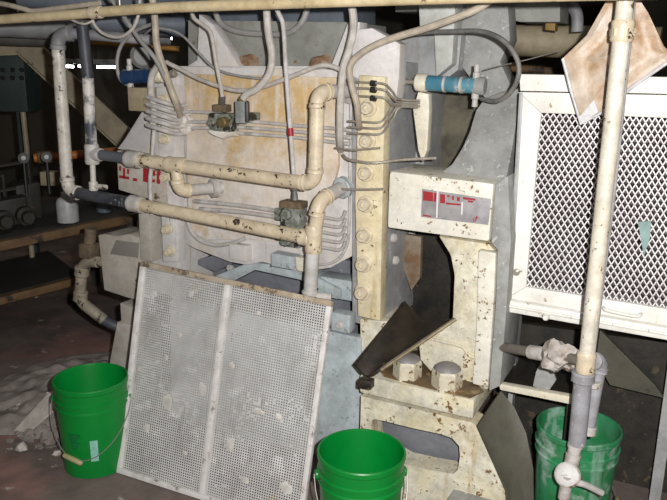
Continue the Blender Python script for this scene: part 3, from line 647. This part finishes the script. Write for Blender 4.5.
# stained plastic sheet hung over the guard
sh = thing('plastic_sheet', 'stained diamond shaped plastic sheet hanging over the guard corner', 'sheet', M(615, 125, 0))
so = [(609, -3), (587, 36), (563, 58.5), (571, 90), (581, 124), (606, 110), (632, 87), (668, 62), (672, 54), (664, 46), (648, 13), (637, -4)]
def sheet(pts, o, dep, m, name):
    ctr = V((sum(p[0] for p in pts)/len(pts), sum(p[1] for p in pts)/len(pts), 0)); bm = newbm()
    rings = []
    for k in range(1, 9):
        t = k/8; rings.append([bm.verts.new(M(ctr.x+(p[0]-ctr.x)*t, ctr.y+(p[1]-ctr.y)*t, o+.02*mnoise.noise(V((p[0]*t*.03, p[1]*t*.03+k, 1))))) for p in pts])
    cv = bm.verts.new(M(ctr.x, ctr.y, o)); n = len(pts)
    for k in range(n): bm.faces.new((cv, rings[0][k], rings[0][(k+1) % n]))
    for a, b in zip(rings, rings[1:]):
        for k in range(n): bm.faces.new((a[k], b[k], b[(k+1) % n], a[(k+1) % n]))
    bmesh.ops.recalc_face_normals(bm, faces=bm.faces[:]); bmesh.ops.solidify(bm, geom=bm.faces[:], thickness=dep)
    return obj(name, bm, m, sh)
sheet(so, .0, .004, sheet_m, 'body')
bm = newbm(); tube(bm, [M(x, y, .005) for x, y in so[2:8]], .006, 8, False); obj('clear_rim', bm, sheet_edge, sh)
obj('folded_corner', mprism([(579, 117), (594, 100), (598, 112), (582, 124)], .013, .004, 0), sheet_edge, sh)

# ------------------------------------------------------------------ right drain pipe with valve and gauge
YR = 2.16
def R(px, py, dy=0): return Yp(px, py, YR+dy)
dp = thing('drain_pipe', 'cream upright pipe in front of guard ending in grey valve and gauge', 'pipe', ground(R(590, 380)))
p_top, p_m, p_b = R(627, -14), R(606, 200), R(587, 356)
rp = rad(p_m, 16.5)
pipe([p_top, p_b], rp, mat('streaked_cream_pipe', (228, 222, 208), (212, 203, 182), 8, spots=(110, 88, 58), ss=70, sth=.63, streak=(170, 146, 104), sts=24, stth=.6, rough=.45), dp, 'upright')
ring(R(622.5, 31), UP, rp*1.28, .06, cream_pipe, dp)
bm = newbm(); lathe(bm, R(622, 36), UP, [(0, rp*1.4), (.02, rp*1.4)], 6); obj('union_nut', bm, cream_pipe, dp)
ring(R(586, 362), UP, rp*1.2, .07, cream_pipe, dp, 'lower_coupling')
g0, g1 = R(583.5, 374), R(577, 444)
bm = newbm(); tube(bm, [g0, g1], rp*1.15, 16, False); collar(bm, g0-UP*.01, UP, rp*1.45, .035); obj('grey_body', bm, pipe_lav, dp)
e0 = R(601, 360, .05); e1 = R(598, 388, .05); e2 = R(588, 430, .02)
elbow(R(586, 362), e0, e2, .035, rp*1.0, pipe_lav, dp, 'branch_elbow')
pipe([e0+(e2-e0).normalized()*.035, e2], rp*.85, pipe_lav, dp, 'branch_pipe')
ring(e2, e2-e0, rp*1.05, .03, pipe_pale, dp, 'branch_ring')
ring(R(594, 384, .02), UP, rp*.9, .02, pipe_pale, dp, 'branch_ring')
k0, k1 = R(576, 442), R(571, 466)
bm = newbm(); lathe(bm, k0, k1-k0, [(0, rp*1.0), (.018, rp*1.0), (.02, rp*.85), (.045, rp*.85), (.047, rp*1.0), ((k1-k0).length, rp*.95)], 16); obj('reducer', bm, fitting_w, dp)
gc = R(567.5, 475, -.04); nd = (EYE-gc).normalized()
bm = newbm(); lathe(bm, gc-nd*.02, nd, [(0, .038), (.02, .042), (.024, .042), (.028, .038)], 26); gg = obj('gauge', bm, fitting_w, dp)
bm = newbm(); lathe(bm, gc+nd*.0062, nd, [(0, .036), (.004, .035), (.006, 0)], 26); obj('dial', bm, gauge_face, gg)
bm = newbm(); xx, yy = frame_of(nd); flat_bar(bm, gc+nd*.014, gc+nd*.014+xx*.02+yy*.006, .004, .002, nd); obj('needle', bm, hose_grey, gg)
bm = newbm(); cyl(bm, gc, R(564, 498, -.03), .02, 14); obj('spout', bm, fitting_w, dp)
bm = newbm(); tube(bm, [R(574, 482, -.03), R(586, 485, -.03), R(602, 493, -.02)], .011, 10); obj('lever', bm, pipe_pale, dp)
# side branch toward the press
s0, s1 = R(497, 346, .35), R(578, 360, .02)
pipe([s0, s1], rp*.72, mat('grimy_pipe', (118, 112, 104), (92, 86, 78), 12, rough=.7), dp, 'side_branch')
bm = newbm(); a = s0.lerp(s1, .45); tube(bm, [a, s0.lerp(s1, .62)], rp*1.0, 12, False); ico(bm, s0.lerp(s1, .8), .055, .045, .05, .35, 3); ico(bm, s0.lerp(s1, .72)+UP*.03, .02, .03, .03, .3, 2); obj('caked_union', bm, fitting_w, dp)
a, b = R(634, -14, .06), R(590, 372, .075)
bm = newbm(); tube(bm, [a, R(612, 200, .065), b], .010, 10, False); tag(obj('conduit', bm, mat('lavender_conduit', (180, 176, 176), (160, 156, 154), 10, rough=.5)), 'thin grey conduit running down behind the cream upright pipe', 'conduit')

# lower right: shelf bar, inclined plate, column side
sb = thing('step_shelf', 'narrow shelf with a worn cream front edge beside the press column', 'shelf', ground(M(535, 400, -.02)))
a, b = M(499, 383, -.02), M(572, 400, -.02); a.z = b.z = (a.z+b.z)/2
fa = M(499, 387, -.02); fb = M(571, 401, -.02)
bm = newbm(); prism(bm, [M(499, 384, -.02), M(572, 397, -.02), M(571, 404.5, -.02), M(500, 390, -.02)], NI*.03, .003); obj('front_edge', bm, cream, sb)
bm = newbm(); prism(bm, [M(499, 384.5, -.05), M(572, 397.5, -.05), M(572, 400, -.05), M(499, 387, -.05)], NI*.3); obj('shelf_top', bm, dark_steel, sb)
for lx, ly in ((502, 391), (567, 404)):
    q = M(lx, ly, -.045); bm = newbm(); prism(bm, [q, q+E1*.02, ground(q)+E1*.02, ground(q)], NI*.02); obj('leg', bm, dark_steel, sb)
ip = [M(476, 426, .13), M(500, 391, .0), M(514, 407, .0), M(526, 433, .02), M(533, 468, .05), ground(M(536, 500, .06)), ground(M(512, 505, .14)), M(505, 490, .15)]
bm = newbm(); vs = [bm.verts.new(p) for p in ip]; cv = bm.verts.new(sum(ip, V())/len(ip))
for k in range(len(vs)): bm.faces.new((vs[k], vs[(k+1) % len(vs)], cv))
bmesh.ops.recalc_face_normals(bm, faces=bm.faces[:]); bmesh.ops.solidify(bm, geom=bm.faces[:], thickness=.01)
tag(obj('splash_plate', bm, olive), 'olive grey sloping splash plate between pedestal and dusty bucket', 'plate')
obj('shaded_column_side', mprism([(495.5, 184), (508, 176), (511, 240), (506, 316), (500, 386), (489, 391), (496, 300), (497.5, 250), (491, 243)], .012, .24, .003), grey_dust_and_shade, press)  # right face of the bracket, its grazing-light shade put into the grey
# things in the dark below the guard
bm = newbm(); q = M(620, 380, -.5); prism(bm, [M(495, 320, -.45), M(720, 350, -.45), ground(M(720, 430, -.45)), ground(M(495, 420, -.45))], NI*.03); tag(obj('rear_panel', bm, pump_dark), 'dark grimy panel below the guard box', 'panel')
bm = newbm(); prism(bm, [M(600, 330, -.3), M(655, 385, -.3), M(664, 398, -.3), M(610, 385, -.3), M(596, 360, -.3)], NI*.02); tag(obj('gusset_sheet', bm, olive), 'triangular olive sheet in the shade below the guard box', 'plate')
bm = newbm(); prism(bm, [M(546, 352, -.12), M(556, 380, -.08), M(548, 392, -.08), M(533, 386, -.08), M(536, 372, -.1)], NI*.012); tag(obj('slate_shard', bm, grey_dust_and_shade), 'pointed grey shard leaning upright on the narrow shelf', 'shard')

# background right top
bm = newbm(); cyl(bm, M(490, 40, -1.2), M(660, 44, -1.2), .075, 20); tag(obj('duct_pipe', bm, beam_cream), 'dull cream pipe in shade behind the plastic sheet', 'pipe')
bm = newbm(); cyl(bm, M(560, 72, -1.3), M(490, 66, -1.3), .02, 12); tag(obj('rust_conduit', bm, rust_beam), 'rusty conduit in shade above the guard box', 'conduit')
bm = newbm(); prism(bm, [M(547, -20, -.7), M(557, -20, -.7), M(555, 31, -.7), M(545, 30, -.7)], NI*.06, .004); tag(obj('hanger_strap', bm, mat('ochre_strap', (140, 110, 50), rough=.6)), 'ochre hanger strap dropping by the cream pipe at top right', 'strap')
bm = newbm(); tube(bm, [M(560, -8, -.8), M(572, 6, -.8), (M(577, 16, -.8)), M(577, 32, -.8)], .025, 12); tag(obj('conduit_elbow', bm, pipe_grey), 'curved grey conduit left of the plastic sheet', 'conduit')
hose('wire', [(484, 70, -.22), (500, 66, -.3), (530, 59, -.4), (562, 50, -.5)], 1.2, tube_steel, 'thin slack wire crossing above the guard box', 'wire')

# ------------------------------------------------------------------ leaning perforated screen
TR, TL = Yp(333, 301, 2.56), Yp(142, 261, 2.96)
BL, BR = HZ(118, 472, 0), HZ(302, 531, 0)
pn = thing('perforated_screen', 'dusty white perforated screen panel leaning against the press', 'screen', (BL+BR)/2)
nP = ((TR-BR).cross(BL-BR)).normalized()
if nP.y > 0: nP = -nP
def pp_(u, v, k=0): return (TL.lerp(TR, u)).lerp(BL.lerp(BR, u), v)+nP*k
fw = .022
def edge(u0, v0, u1, v1, m, name, wv):
    bm = newbm()
    a = [pp_(u0, v0, .012), pp_(u1, v0, .012), pp_(u1, v1, .012), pp_(u0, v1, .012)]
    prism(bm, a, -nP*.022, .003); return obj(name, bm, m, pn)
eu, ev = fw/.9, fw/.9
edge(0, 0, 1, ev, panel_top_m, 'top_rail', 0)
edge(0, 1-ev, 1, 1, panel_frame_m, 'bottom_rail', 0)
edge(0, ev, eu, 1-ev, panel_frame_m, 'side_rail', 0)
edge(1-eu, ev, 1, 1-ev, panel_frame_m, 'side_rail', 0)
edge(.475, ev, .502, 1-ev, panel_frame_m, 'centre_bar', 0)
bm = newbm(); NU, NV = 82, 84
grid = [[pp_(eu*.5+(1-eu)*i/NU, ev*.5+(1-ev)*j/NV, .002) for i in range(NU+1)] for j in range(NV+1)]
gv = [[bm.verts.new(p) for p in r] for r in grid]
hr = .262
for j in range(NV):
    for i in range(NU):
        q = [gv[j][i], gv[j][i+1], gv[j+1][i+1], gv[j+1][i]]
        w = mnoise.noise(V((i*.055, j*.055, 3.3)))+.5*mnoise.noise(V((i*.3, j*.3, 8)))
        if w > .66 or (w > .3 and random.random() < .18):
            bm.faces.new(q); continue
        c = sum((x.co for x in q), V())/4
        h = hr*(1-.25*max(0, w))
        inn = [bm.verts.new(c+(x.co-c)*2*h) for x in q]
        for k in range(4): bm.faces.new((q[k], q[(k+1) % 4], inn[(k+1) % 4], inn[k]))
obj('perforated_sheet', bm, panel_mesh_m, pn, False)
# dried splashes on the sheet
spl = [(.24, .62, .022, .03), (.1, .14, .012, .012), (.3, .1, .012, .014), (.26, .30, .014, .01), (.42, .52, .02, .024), (.6, .73, .018, .026), (.56, .38, .012, .014), (.72, .55, .026, .012), (.82, .55, .016, .012), (.66, .12, .01, .008), (.9, .84, .03, .02), (.2, .42, .012, .016), (.14, .76, .014, .02), (.37, .82, .012, .01), (.7, .86, .016, .014), (.06, .5, .01, .016)]
bm = newbm()
for u, v, a, b in spl:
    c = pp_(u, v, .003); r = bmesh.ops.create_icosphere(bm, subdivisions=2, radius=1); ux = (TR-TL).normalized(); uy = (TL-BL).normalized()
    for x in r['verts']:
        k = 1+.5*mnoise.noise(x.co*1.6+V((u*50, v*50, 0))); x.co = c+ux*x.co.x*a*k+uy*x.co.y*b*k+nP*x.co.z*.0022
s_ = obj('dried_splash', bm, mat('dull_slurry', (212, 208, 202), (196, 190, 182), 20, rough=.85), pn); s_['kind'] = 'stuff'

# ------------------------------------------------------------------ buckets
def bucket(px, py, label, m, hang, tilt=0, stick=False):
    c = HZ(px, py, .40); c.z = 0
    t = thing('bucket', label, 'bucket', c, 'green plastic buckets')
    Rb, Rt, Hh = .131, .148, .40
    def rr(z): return Rb+(Rt-Rb)*z/Hh
    prof = [(0, Rb-.006), (.004, Rb), (.290, rr(.29)), (.293, rr(.29)+.006), (.299, rr(.29)+.006), (.303, rr(.3)+.001), (.324, rr(.32)+.001), (.327, rr(.32)+.007), (.334, rr(.33)+.007), (.338, rr(.33)+.001), (.375, rr(.375)+.001), (.380, Rt+.004), (.396, Rt+.005), (.40, Rt+.002), (.40, Rt-.003), (.392, Rt-.005), (.006, Rb-.004), (.006, 0)]
    bm = newbm(); lathe(bm, c, UP, prof, 48, True)
    obj('body', bm, m, t)
    ax = V((cos(hang), sin(hang), 0)); fr = V((ax.y, -ax.x, 0))
    if fr.y > 0: fr = -fr
    zc = .313; re = rr(.31)+.012
    for sg in (1, -1):
        bm = newbm(); lathe(bm, c+ax*sg*(re-.012)+UP*zc, ax*sg, [(0, .017), (.012, .017), (.016, .012), (.016, 0)], 14); obj('ear', bm, m, t)
    pts = []
    for k in range(17):
        a = pi*k/16; rx = (re+.006)*cos(a); dn = sin(a)
        pts.append(c+ax*rx+fr*(re+.010)*dn*.985+UP*(zc-.205*dn+tilt*cos(a)*dn))
    bm = newbm(); tube(bm, pts, .0022, 6, False); h = obj('handle', bm, wire, t)
    g = pts[8 if not stick else 10]; gd_ = (pts[9 if not stick else 11]-pts[7 if not stick else 9]).normalized()
    bm = newbm(); lathe(bm, g-gd_*.045, gd_, [(0, .007), (.006, .011), (.045, .0115), (.084, .011), (.09, .007)], 12); obj('grip', bm, grip_m, h)
    return t, c, rr
t, c, rr = bucket(90.5, 377, 'clean green bucket with a pale sticker left of the leaning screen', green, radians(8), .04, True)
def wrap(bm, c, a0, a1, z0, z1, rr, k=.0015):
    n = 5; A = [[bm.verts.new(c+V((cos(a0+(a1-a0)*i/n), sin(a0+(a1-a0)*i/n), 0))*(rr(z)+k)+UP*z) for i in range(n+1)] for z in (z0, z1)]
    for i in range(n): bm.faces.new((A[0][i], A[0][i+1], A[1][i+1], A[1][i]))
    bmesh.ops.recalc_face_normals(bm, faces=bm.faces[:]); bmesh.ops.solidify(bm, geom=bm.faces[:], thickness=-.0008)
va = atan2(-c.y, -c.x)
bm = newbm(); wrap(bm, c, va-.16, va+.06, .085, .18, rr); st = obj('sticker', bm, sticker, t)
bm = newbm()
for k, z in enumerate((.20, .19, .18, .165, .15, .14)): wrap(bm, c, va-.75, va-.45-.06*(k % 3), z, z+.005, rr, .001)
obj('faded_print', bm, mat('faded_green_print', (10, 104, 52), rough=.5, bump=0), t)
bucket(361.5, 450, 'clean green bucket in the middle, nearest, in front of the slotted pedestal', green, radians(5))
bucket(579, 425, 'dusty green bucket streaked with white under the drain pipe gauge', green_dusty, radians(70))

# ------------------------------------------------------------------ left background
bn = thing('workbench', 'rusty edged dark workbench in the shade at far left', 'workbench', ground(Yp(40, 250, 4.4)))
YA, YB = 4.1, 4.7
a, b = Yp(-30, 252, YA), Yp(136, 217, YB)
zt = (a.z+b.z)/2
def bar3(p, q, w, h, m, name, par):
    d = (q-p).normalized(); bm = newbm(); box(bm, (p+q)/2, d, UP.cross(d).normalized(), UP, (q-p).length, w, h, .004); return obj(name, bm, m, par)
bar3(a, b, .05, .055, rust_beam, 'front_edge', bn)
dn = (b-a).normalized(); nb = V((-dn.y, dn.x, 0)).normalized()
bm = newbm(); prism(bm, [a+nb*.02, b+nb*.02, b+nb*.9, a+nb*.9], UP*.03); obj('bench_top', bm, bench_dark, bn)
a2, b2 = Yp(-30, 308, YA), Yp(82, 279, YB-.2)
bar3(a2, b2, .05, .05, rust_beam, 'lower_rail', bn)
for q in (a.lerp(b, .03), a.lerp(b, .97), a.lerp(b, .03)+nb*.85, a.lerp(b, .97)+nb*.85):
    bm = newbm(); prism(bm, [q+V((-.025, -.025, 0)), q+V((.025, -.025, 0)), q+V((.025, .025, 0)), q+V((-.025, .025, 0))], UP*-q.z); obj('leg', bm, bench_dark, bn)
bm = newbm(); lo2 = a2.lerp(b2, .5); prism(bm, [a2+nb*.05, b2+nb*.05, b2+nb*.8, a2+nb*.8], UP*.02); obj('lower_shelf', bm, bench_dark, bn)
ztop = lambda t_, k: a.lerp(b, t_)+nb*k+UP*.031
# white can
cc = ztop(.60, .12)
ct = thing('plastic_can', 'white plastic can standing on the dark workbench edge', 'can', cc)
bm = newbm(); lathe(bm, cc, UP, [(0, .062), (.005, .068), (.125, .068), (.15, .06), (.165, .035), (.17, .03)], 24); obj('body', bm, can_white, ct)
bm = newbm(); lathe(bm, cc+UP*.169, UP, [(0, .034), (.022, .034), (.025, .03)], 18); obj('cap', bm, can_white, ct)
cc = ztop(.86, .2); bm = newbm(); lathe(bm, cc, UP, [(0, .05), (.08, .05), (.1, .04), (.12, .02)], 16); tag(obj('dark_jar', bm, duct_blue), 'dark blue grey jar on the workbench near the press', 'jar')
# pump group on the bench
pu = thing('pump_unit', 'dark cluttered pump unit with pipework on the workbench', 'pump', ztop(.2, .4))
for k, (u, w, sx, sz) in enumerate(((.04, .40, .22, .20), (.17, .45, .2, .26), (.32, .40, .18, .18), (.44, .5, .16, .24))):
    q = ztop(u, w); bm = newbm(); box(bm, q+UP*sz/2, dn, nb, UP, sx, .2, sz, .02); obj('housing', bm, pump_dark, pu)
for u in (.1, .25, .38):
    q = ztop(u, .3); bm = newbm(); lathe(bm, q+UP*.06, -nb, [(-.1, .05), (0, .06), (.06, .06), (.07, .04), (.12, .035)], 16); obj('motor', bm, pump_dark, pu)
for u0, u1, h in ((.02, .3, .32), (.12, .46, .38), (.2, .5, .22)):
    p0, p1 = ztop(u0, .42), ztop(u1, .42); bm = newbm(); tube(bm, [p0, p0+UP*h, p1+UP*h, p1], .018, 8, False); obj('pipework', bm, pump_dark, pu)
def gauge(px, py, Y, w, label):
    q = Yp(px, py, Y); r = rad(q, w); n_ = (EYE-q); n_.z *= .3; n_.normalize()
    t = thing('pressure_gauge', label, 'gauge', q-UP*r, 'pressure gauges on the pump')
    bm = newbm(); lathe(bm, q-n_*.03, n_, [(0, r*.8), (.025, r), (.034, r), (.034, r*.86)], 20); obj('case', bm, black_mat, t)
    bm = newbm(); lathe(bm, q+n_*.003, n_, [(0, r*.86), (.002, 0)], 20); obj('dial', bm, mat('dim_dial', (170, 170, 166), rough=.4, bump=0), t)
    bm = newbm(); tube(bm, [q-n_*.02-UP*r*.9, q-n_*.02-UP*(r+.2)], .01, 8, False); obj('stem', bm, black_mat, t)
gauge(23.5, 158, 4.55, 10.5, 'round pressure gauge furthest left above the dark pump unit')
gauge(46.5, 157, 4.5, 10.5, 'round pressure gauge beside the white flaking upright pipe')
q0, q1 = Yp(34, 158, 4.9), Yp(122, 151, 5.1)
bm = newbm(); cyl(bm, q0, q1, .03, 14); t = tag(obj('orange_pipe', bm, orange_m), 'orange pipe in the dark behind the white flaking upright', 'pipe')
bm = newbm(); collar(bm, q0.lerp(q1, .12), q1-q0, .042, .1); obj('coupling', bm, rust_beam, t)
q = Yp(50, 178, 4.7); bm = newbm(); box(bm, q, V((1, 0, 0)), V((0, 1, 0)), UP, .1, .08, .09, .005); tag(obj('junction_box', bm, beam_cream), 'dull tan junction box among the dark pump pipework', 'box')
bm = newbm(); tube(bm, [Yp(23, 112, 5.0), Yp(27, 150, 5.0), Yp(26, 190, 5.0), ground(Yp(26, 190, 5.0))], .018, 8, False); tag(obj('yellow_conduit', bm, beam_cream), 'dull yellow conduit dropping below the dark green cabinet', 'conduit')
# cabinet
cb = thing('control_cabinet', 'dark green control cabinet on the far left', 'cabinet', ground(Yp(10, 110, 5.4)))
a, b = Yp(-40, 52, 5.4), Yp(28, 112, 5.4)
bm = newbm(); prism(bm, [V((a.x, 5.4, b.z)), V((b.x, 5.4, b.z)), V((b.x, 5.4, a.z)), V((a.x, 5.4, a.z))], V((0, .3, 0)), .008); obj('housing', bm, cab_green, cb)
for x, y in ((3, 70), (13, 70), (22, 70), (3, 78), (13, 78), (22, 78)):
    q = Yp(x, y, 5.4); bm = newbm(); lathe(bm, q, V((0, -1, 0)), [(0, .016), (.014, .016), (.02, .01), (.02, 0)], 10); obj('push_button', bm, black_mat, cb)
for x in (-30, 20):
    q = Yp(x, 111, 5.5); bm = newbm(); prism(bm, [q+V((-.03, 0, 0)), q+V((.03, 0, 0)), q+V((.03, .06, 0)), q+V((-.03, .06, 0))], UP*-q.z); obj('leg', bm, cab_green, cb)
# beams
def ibeam(p, q, h, w, m, name, label):
    p, q = V(p), V(q); d = (q-p).normalized(); sd = d.cross(UP).normalized(); u2 = sd.cross(d).normalized(); bm = newbm(); L_ = (q-p).length; c = (p+q)/2
    box(bm, c, d, sd, u2, L_, .012, h)
    for s in (1, -1): box(bm, c+u2*s*h/2, d, sd, u2, L_, w, .012)
    return tag(obj(name, bm, m, None, False), label, 'beam')
ibeam(Yp(24, 44, 5.2), Yp(140, 153, 5.4), .15, .12, beam_cream, 'brace_beam', 'dull cream diagonal brace beam behind the two upright pipes')
ibeam(Yp(-40, 46, 5.0), Yp(30, 44, 5.3), .13, .1, beam_cream, 'cross_beam', 'short dull cream horizontal beam joining the diagonal brace')
bm = newbm(); tube(bm, [Yp(44, 74, 5.6), Yp(40, 70, 5.6), Yp(32, 74, 5.6), Yp(28, 80, 5.6)], .015, 8); tag(obj('bent_conduit', bm, beam_cream), 'bent conduit behind the brace beam near green cabinet', 'conduit')
bm = newbm(); cyl(bm, Yp(-60, 23, 4.2), Yp(170, 35, 4.6), .06, 18); tag(obj('grey_duct', bm, duct_grey), 'grey horizontal duct just under the overhead pipe at left', 'duct')
bm = newbm(); cyl(bm, Yp(-60, 32, 4.6), Yp(60, 36, 4.8), .07, 18); hang_q = Yp(20, 34, 4.72); cyl(bm, hang_q, V((hang_q.x, hang_q.y, 4.2)), .008, 8); tag(obj('dark_duct', bm, mat('dim_duct', (110, 108, 104), (90, 88, 84), 4, rough=.6)), 'darker duct running under the grey horizontal duct', 'duct')
bm = newbm(); cyl(bm, Yp(90, 18, 3.9), Yp(205, 26, 4.1), .07, 18); tag(obj('blue_duct', bm, duct_blue), 'blue grey pipe behind hoses at the press top left corner', 'pipe')
bm = newbm(); cyl(bm, Yp(20, -4, 4.0), Yp(215, 8, 4.0), .06, 18); tag(obj('blue_duct', bm, duct_blue), 'upper blue grey pipe partly hidden by the overhead pipe', 'pipe')
bm = newbm(); cyl(bm, Yp(80, 41, 5.4), Yp(180, 49, 5.4), .018, 12); tag(obj('amber_conduit', bm, amber_m), 'amber conduit running behind the looped left hose', 'conduit')
bm = newbm(); q = Yp(143, 56, 4.2); lathe(bm, q, (EYE-q), [(0, .07), (.06, .07), (.08, .05)], 20); cyl(bm, q, V((q.x, q.y, 4.2)), .012, 8); tag(obj('round_housing', bm, hose_grey), 'round dark housing above the dark blue cylinder', 'housing')
# fluorescent lamps far away
lamp_m = emit('lamp_tube', (240, 246, 255), 14.0)
for (x0, x1, y0, y1), lb in (((63, 73.5, 66, 66.6), 'short lit fluorescent lamp between the two upright pipes'), ((97, 115, 67, 67), 'longer lit fluorescent lamp right of the dark upright pipe'), ((78.5, 81, 66.3, 66.3), 'lit lamp end seen just left of the dark upright'), ((166.5, 172, 38, 38.2), 'small lit fluorescent lamp at the press top left corner')):
    p, q = Yp(x0, y0, 8.0), Yp(x1, y1, 8.0)
    t = thing('fluorescent_lamp', lb, 'lamp', (p+q)/2, 'lit fluorescent lamps')
    bm = newbm(); cyl(bm, p, q, .014, 12); obj('tube', bm, lamp_m, t)
    bm = newbm(); box(bm, (p+q)/2+UP*.055, (q-p).normalized(), V((0, 1, 0)), UP, (q-p).length+.04, .12, .05, .004); obj('housing', bm, duct_grey, t)
    for e in (p, q):
        bm = newbm(); cyl(bm, e+UP*.07, V((e.x, e.y, 4.2)), .004, 6); obj('hanger', bm, black_mat, t)
# left drain bend
ld = thing('drain_bend', 'flaking white bent drain pipe below the workbench by the press', 'pipe', ground(M(84, 300, .0)))
pd = [M(91, 228, .02), M(90, 240, .02), M(89, 252, .02)]
bm = newbm(); tube(bm, pd, .03, 12, False); obj('valve_neck', bm, mat('brown_valve', (120, 104, 84), (84, 72, 58), 20, rough=.6), ld)
bm = newbm(); q = M(89, 250, .02); box(bm, q, E1, NI, UP, .075, .07, .075, .012); obj('valve_body', bm, mat('brown_valve', (1, 1, 1)), ld)
bm = newbm(); pts = [M(98, 262, .02), M(88, 262, .02), M(82, 269, .02), M(81, 282, .02), M(80, 296, .02), M(84, 304, .02), M(94, 312, .02), M(104, 320, .0)]
tube(bm, pts, .028, 14); collar(bm, M(82, 271, .02), pts[2]-pts[3], .036, .05); collar(bm, M(80.5, 296, .02), pts[3]-pts[4], .035, .05); obj('bend', bm, mat('dull_flaked_pipe', (166, 156, 138), (132, 122, 106), 12, spots=(50, 46, 42), ss=50, sth=.60, rough=.6), ld)
bm = newbm(); e_ = M(104, 320, .0); tube(bm, [e_, M(116, 326, -.02), M(126, 330, -.05)], .026, 12); obj('dark_tail', bm, pipe_dark, ld)

# ------------------------------------------------------------------ rubble on the floor by the press foot
kinds = ['large', 'small', 'flat', 'jagged']
spots = [(30, 400, 12), (48, 418, 18), (70, 425, 14), (64, 398, 16), (40, 446, 10), (20, 405, 9), (80, 400, 12), (56, 385, 14), (84, 372, 12), (66, 380, 10), (74, 408, 18), (10, 440, 8), (52, 400, 20), (40, 404, 14), (28, 436, 16), (22, 446, 12), (52, 440, 22), (60, 425, 14), (44, 428, 14), (66, 438, 12), (36, 420, 12), (62, 408, 12), (72, 394, 12), (24, 420, 10), (14, 410, 10), (46, 380, 12), (54, 373, 8), (76, 384, 14), (34, 392, 9), (18, 432, 8), (58, 452, 10), (12, 425, 8)]
for i, (x, y, w) in enumerate(spots):
    p = HZ(x, y+w*.25, 0); r = rad(p, w)
    bm = newbm(); ico(bm, p+UP*r*.45, r*random.uniform(.8, 1.2), r*random.uniform(.7, 1), r*random.uniform(.5, .75), .45, 1 if i % 2 else 2, random.random()*3)
    for v in bm.verts: v.co.z = max(v.co.z, 0)
    tag(obj('rubble_chunk', bm, rubble_m if i % 5 in (0, 2) else rubble_d, None, i % 3 == 0), 'broken chunk of dried clay in the rubble heap behind the left bucket', 'rubble', 'clay rubble on the floor')
a, b = HZ(14, 433, 0), HZ(60, 404, 0)
bm = newbm(); prism(bm, [a, HZ(30, 432, .02), HZ(58, 408, .1), HZ(58, 388, .16), HZ(44, 400, .11)], UP*.012); tag(obj('plaster_slab', bm, rubble_m), 'pale broken slab leaning on the rubble behind the left bucket', 'slab')
bm = newbm(); p = HZ(70, 415, 0)
for v in bmesh.ops.create_grid(bm, x_segments=60, y_segments=60, size=.55)['verts']:
    d_ = v.co.length/.55; h_ = max(0, .10*(1-d_*d_))*(.6+.7*mnoise.noise(v.co*7)+.3*mnoise.noise(v.co*20)); v.co = V((p.x+v.co.x, p.y+.25+v.co.y*1.0, max(h_, -.002)+.0005))
bmesh.ops.delete(bm, geom=[f_ for f_ in bm.faces if all(v.co.z <= .004+.003*(mnoise.noise(v.co*9)+1) for v in f_.verts)], context='FACES')
o_ = obj('dust_pile', bm, mat('dust_pile', (160, 150, 144), (136, 126, 120), 8, rough=.95, bump=.4, bs=40)); tag(o_, 'low heap of grey clay dust on the floor behind the left bucket', 'dust'); o_['kind'] = 'stuff'

# ------------------------------------------------------------------ light: camera flash beside the lens, weak unseen fill lights added overhead
def light(name, kind, loc, energy, size=.05, color=(1, 1, 1), rot=None):
    l = bpy.data.lights.new(name, kind); l.energy = energy; l.color = color
    if kind == 'AREA': l.shape = 'RECTANGLE'; l.size = size; l.size_y = size*.3
    else: l.shadow_soft_size = size
    o = bpy.data.objects.new(name, l); C.objects.link(o); o.location = loc
    if rot: o.rotation_euler = rot
    return o
light('camera_flash', 'POINT', (.10, .0, H+.06), 340, .018, (1, .995, .985))
for x, y in ((-1.5, 1.0), (1.8, 1.0)):
    light('fill_light', 'AREA', (x, y, 4.1), 5, 1.2, (.92, .97, 1))  # added fill, no real lamps; lifts the shadows
light('fill_light', 'AREA', (-2.5, 6.5, 4.1), 12, 1.2, (1, .9, .75))  # added warm fill for the left background, no real lamp
w = bpy.data.worlds.new('World'); S.world = w; w.use_nodes = True
w.node_tree.nodes['Background'].inputs[0].default_value = (.02, .02, .022, 1)

cam = bpy.data.cameras.new('camera'); co = bpy.data.objects.new('camera', cam); C.objects.link(co); S.camera = co
cam.sensor_fit = 'HORIZONTAL'; cam.sensor_width = 36; cam.lens = 36*F/667
co.location = EYE; cam.clip_start = .02
co.matrix_world = Matrix.Translation(EYE) @ Matrix.Rotation(pi/2-TH, 4, 'X') @ Matrix.Rotation(RO, 4, 'Z')
S.view_settings.view_transform = 'Standard'; S.view_settings.look = 'None'; S.view_settings.gamma = 1; S.view_settings.exposure = 0
S.view_settings.use_curve_mapping = False
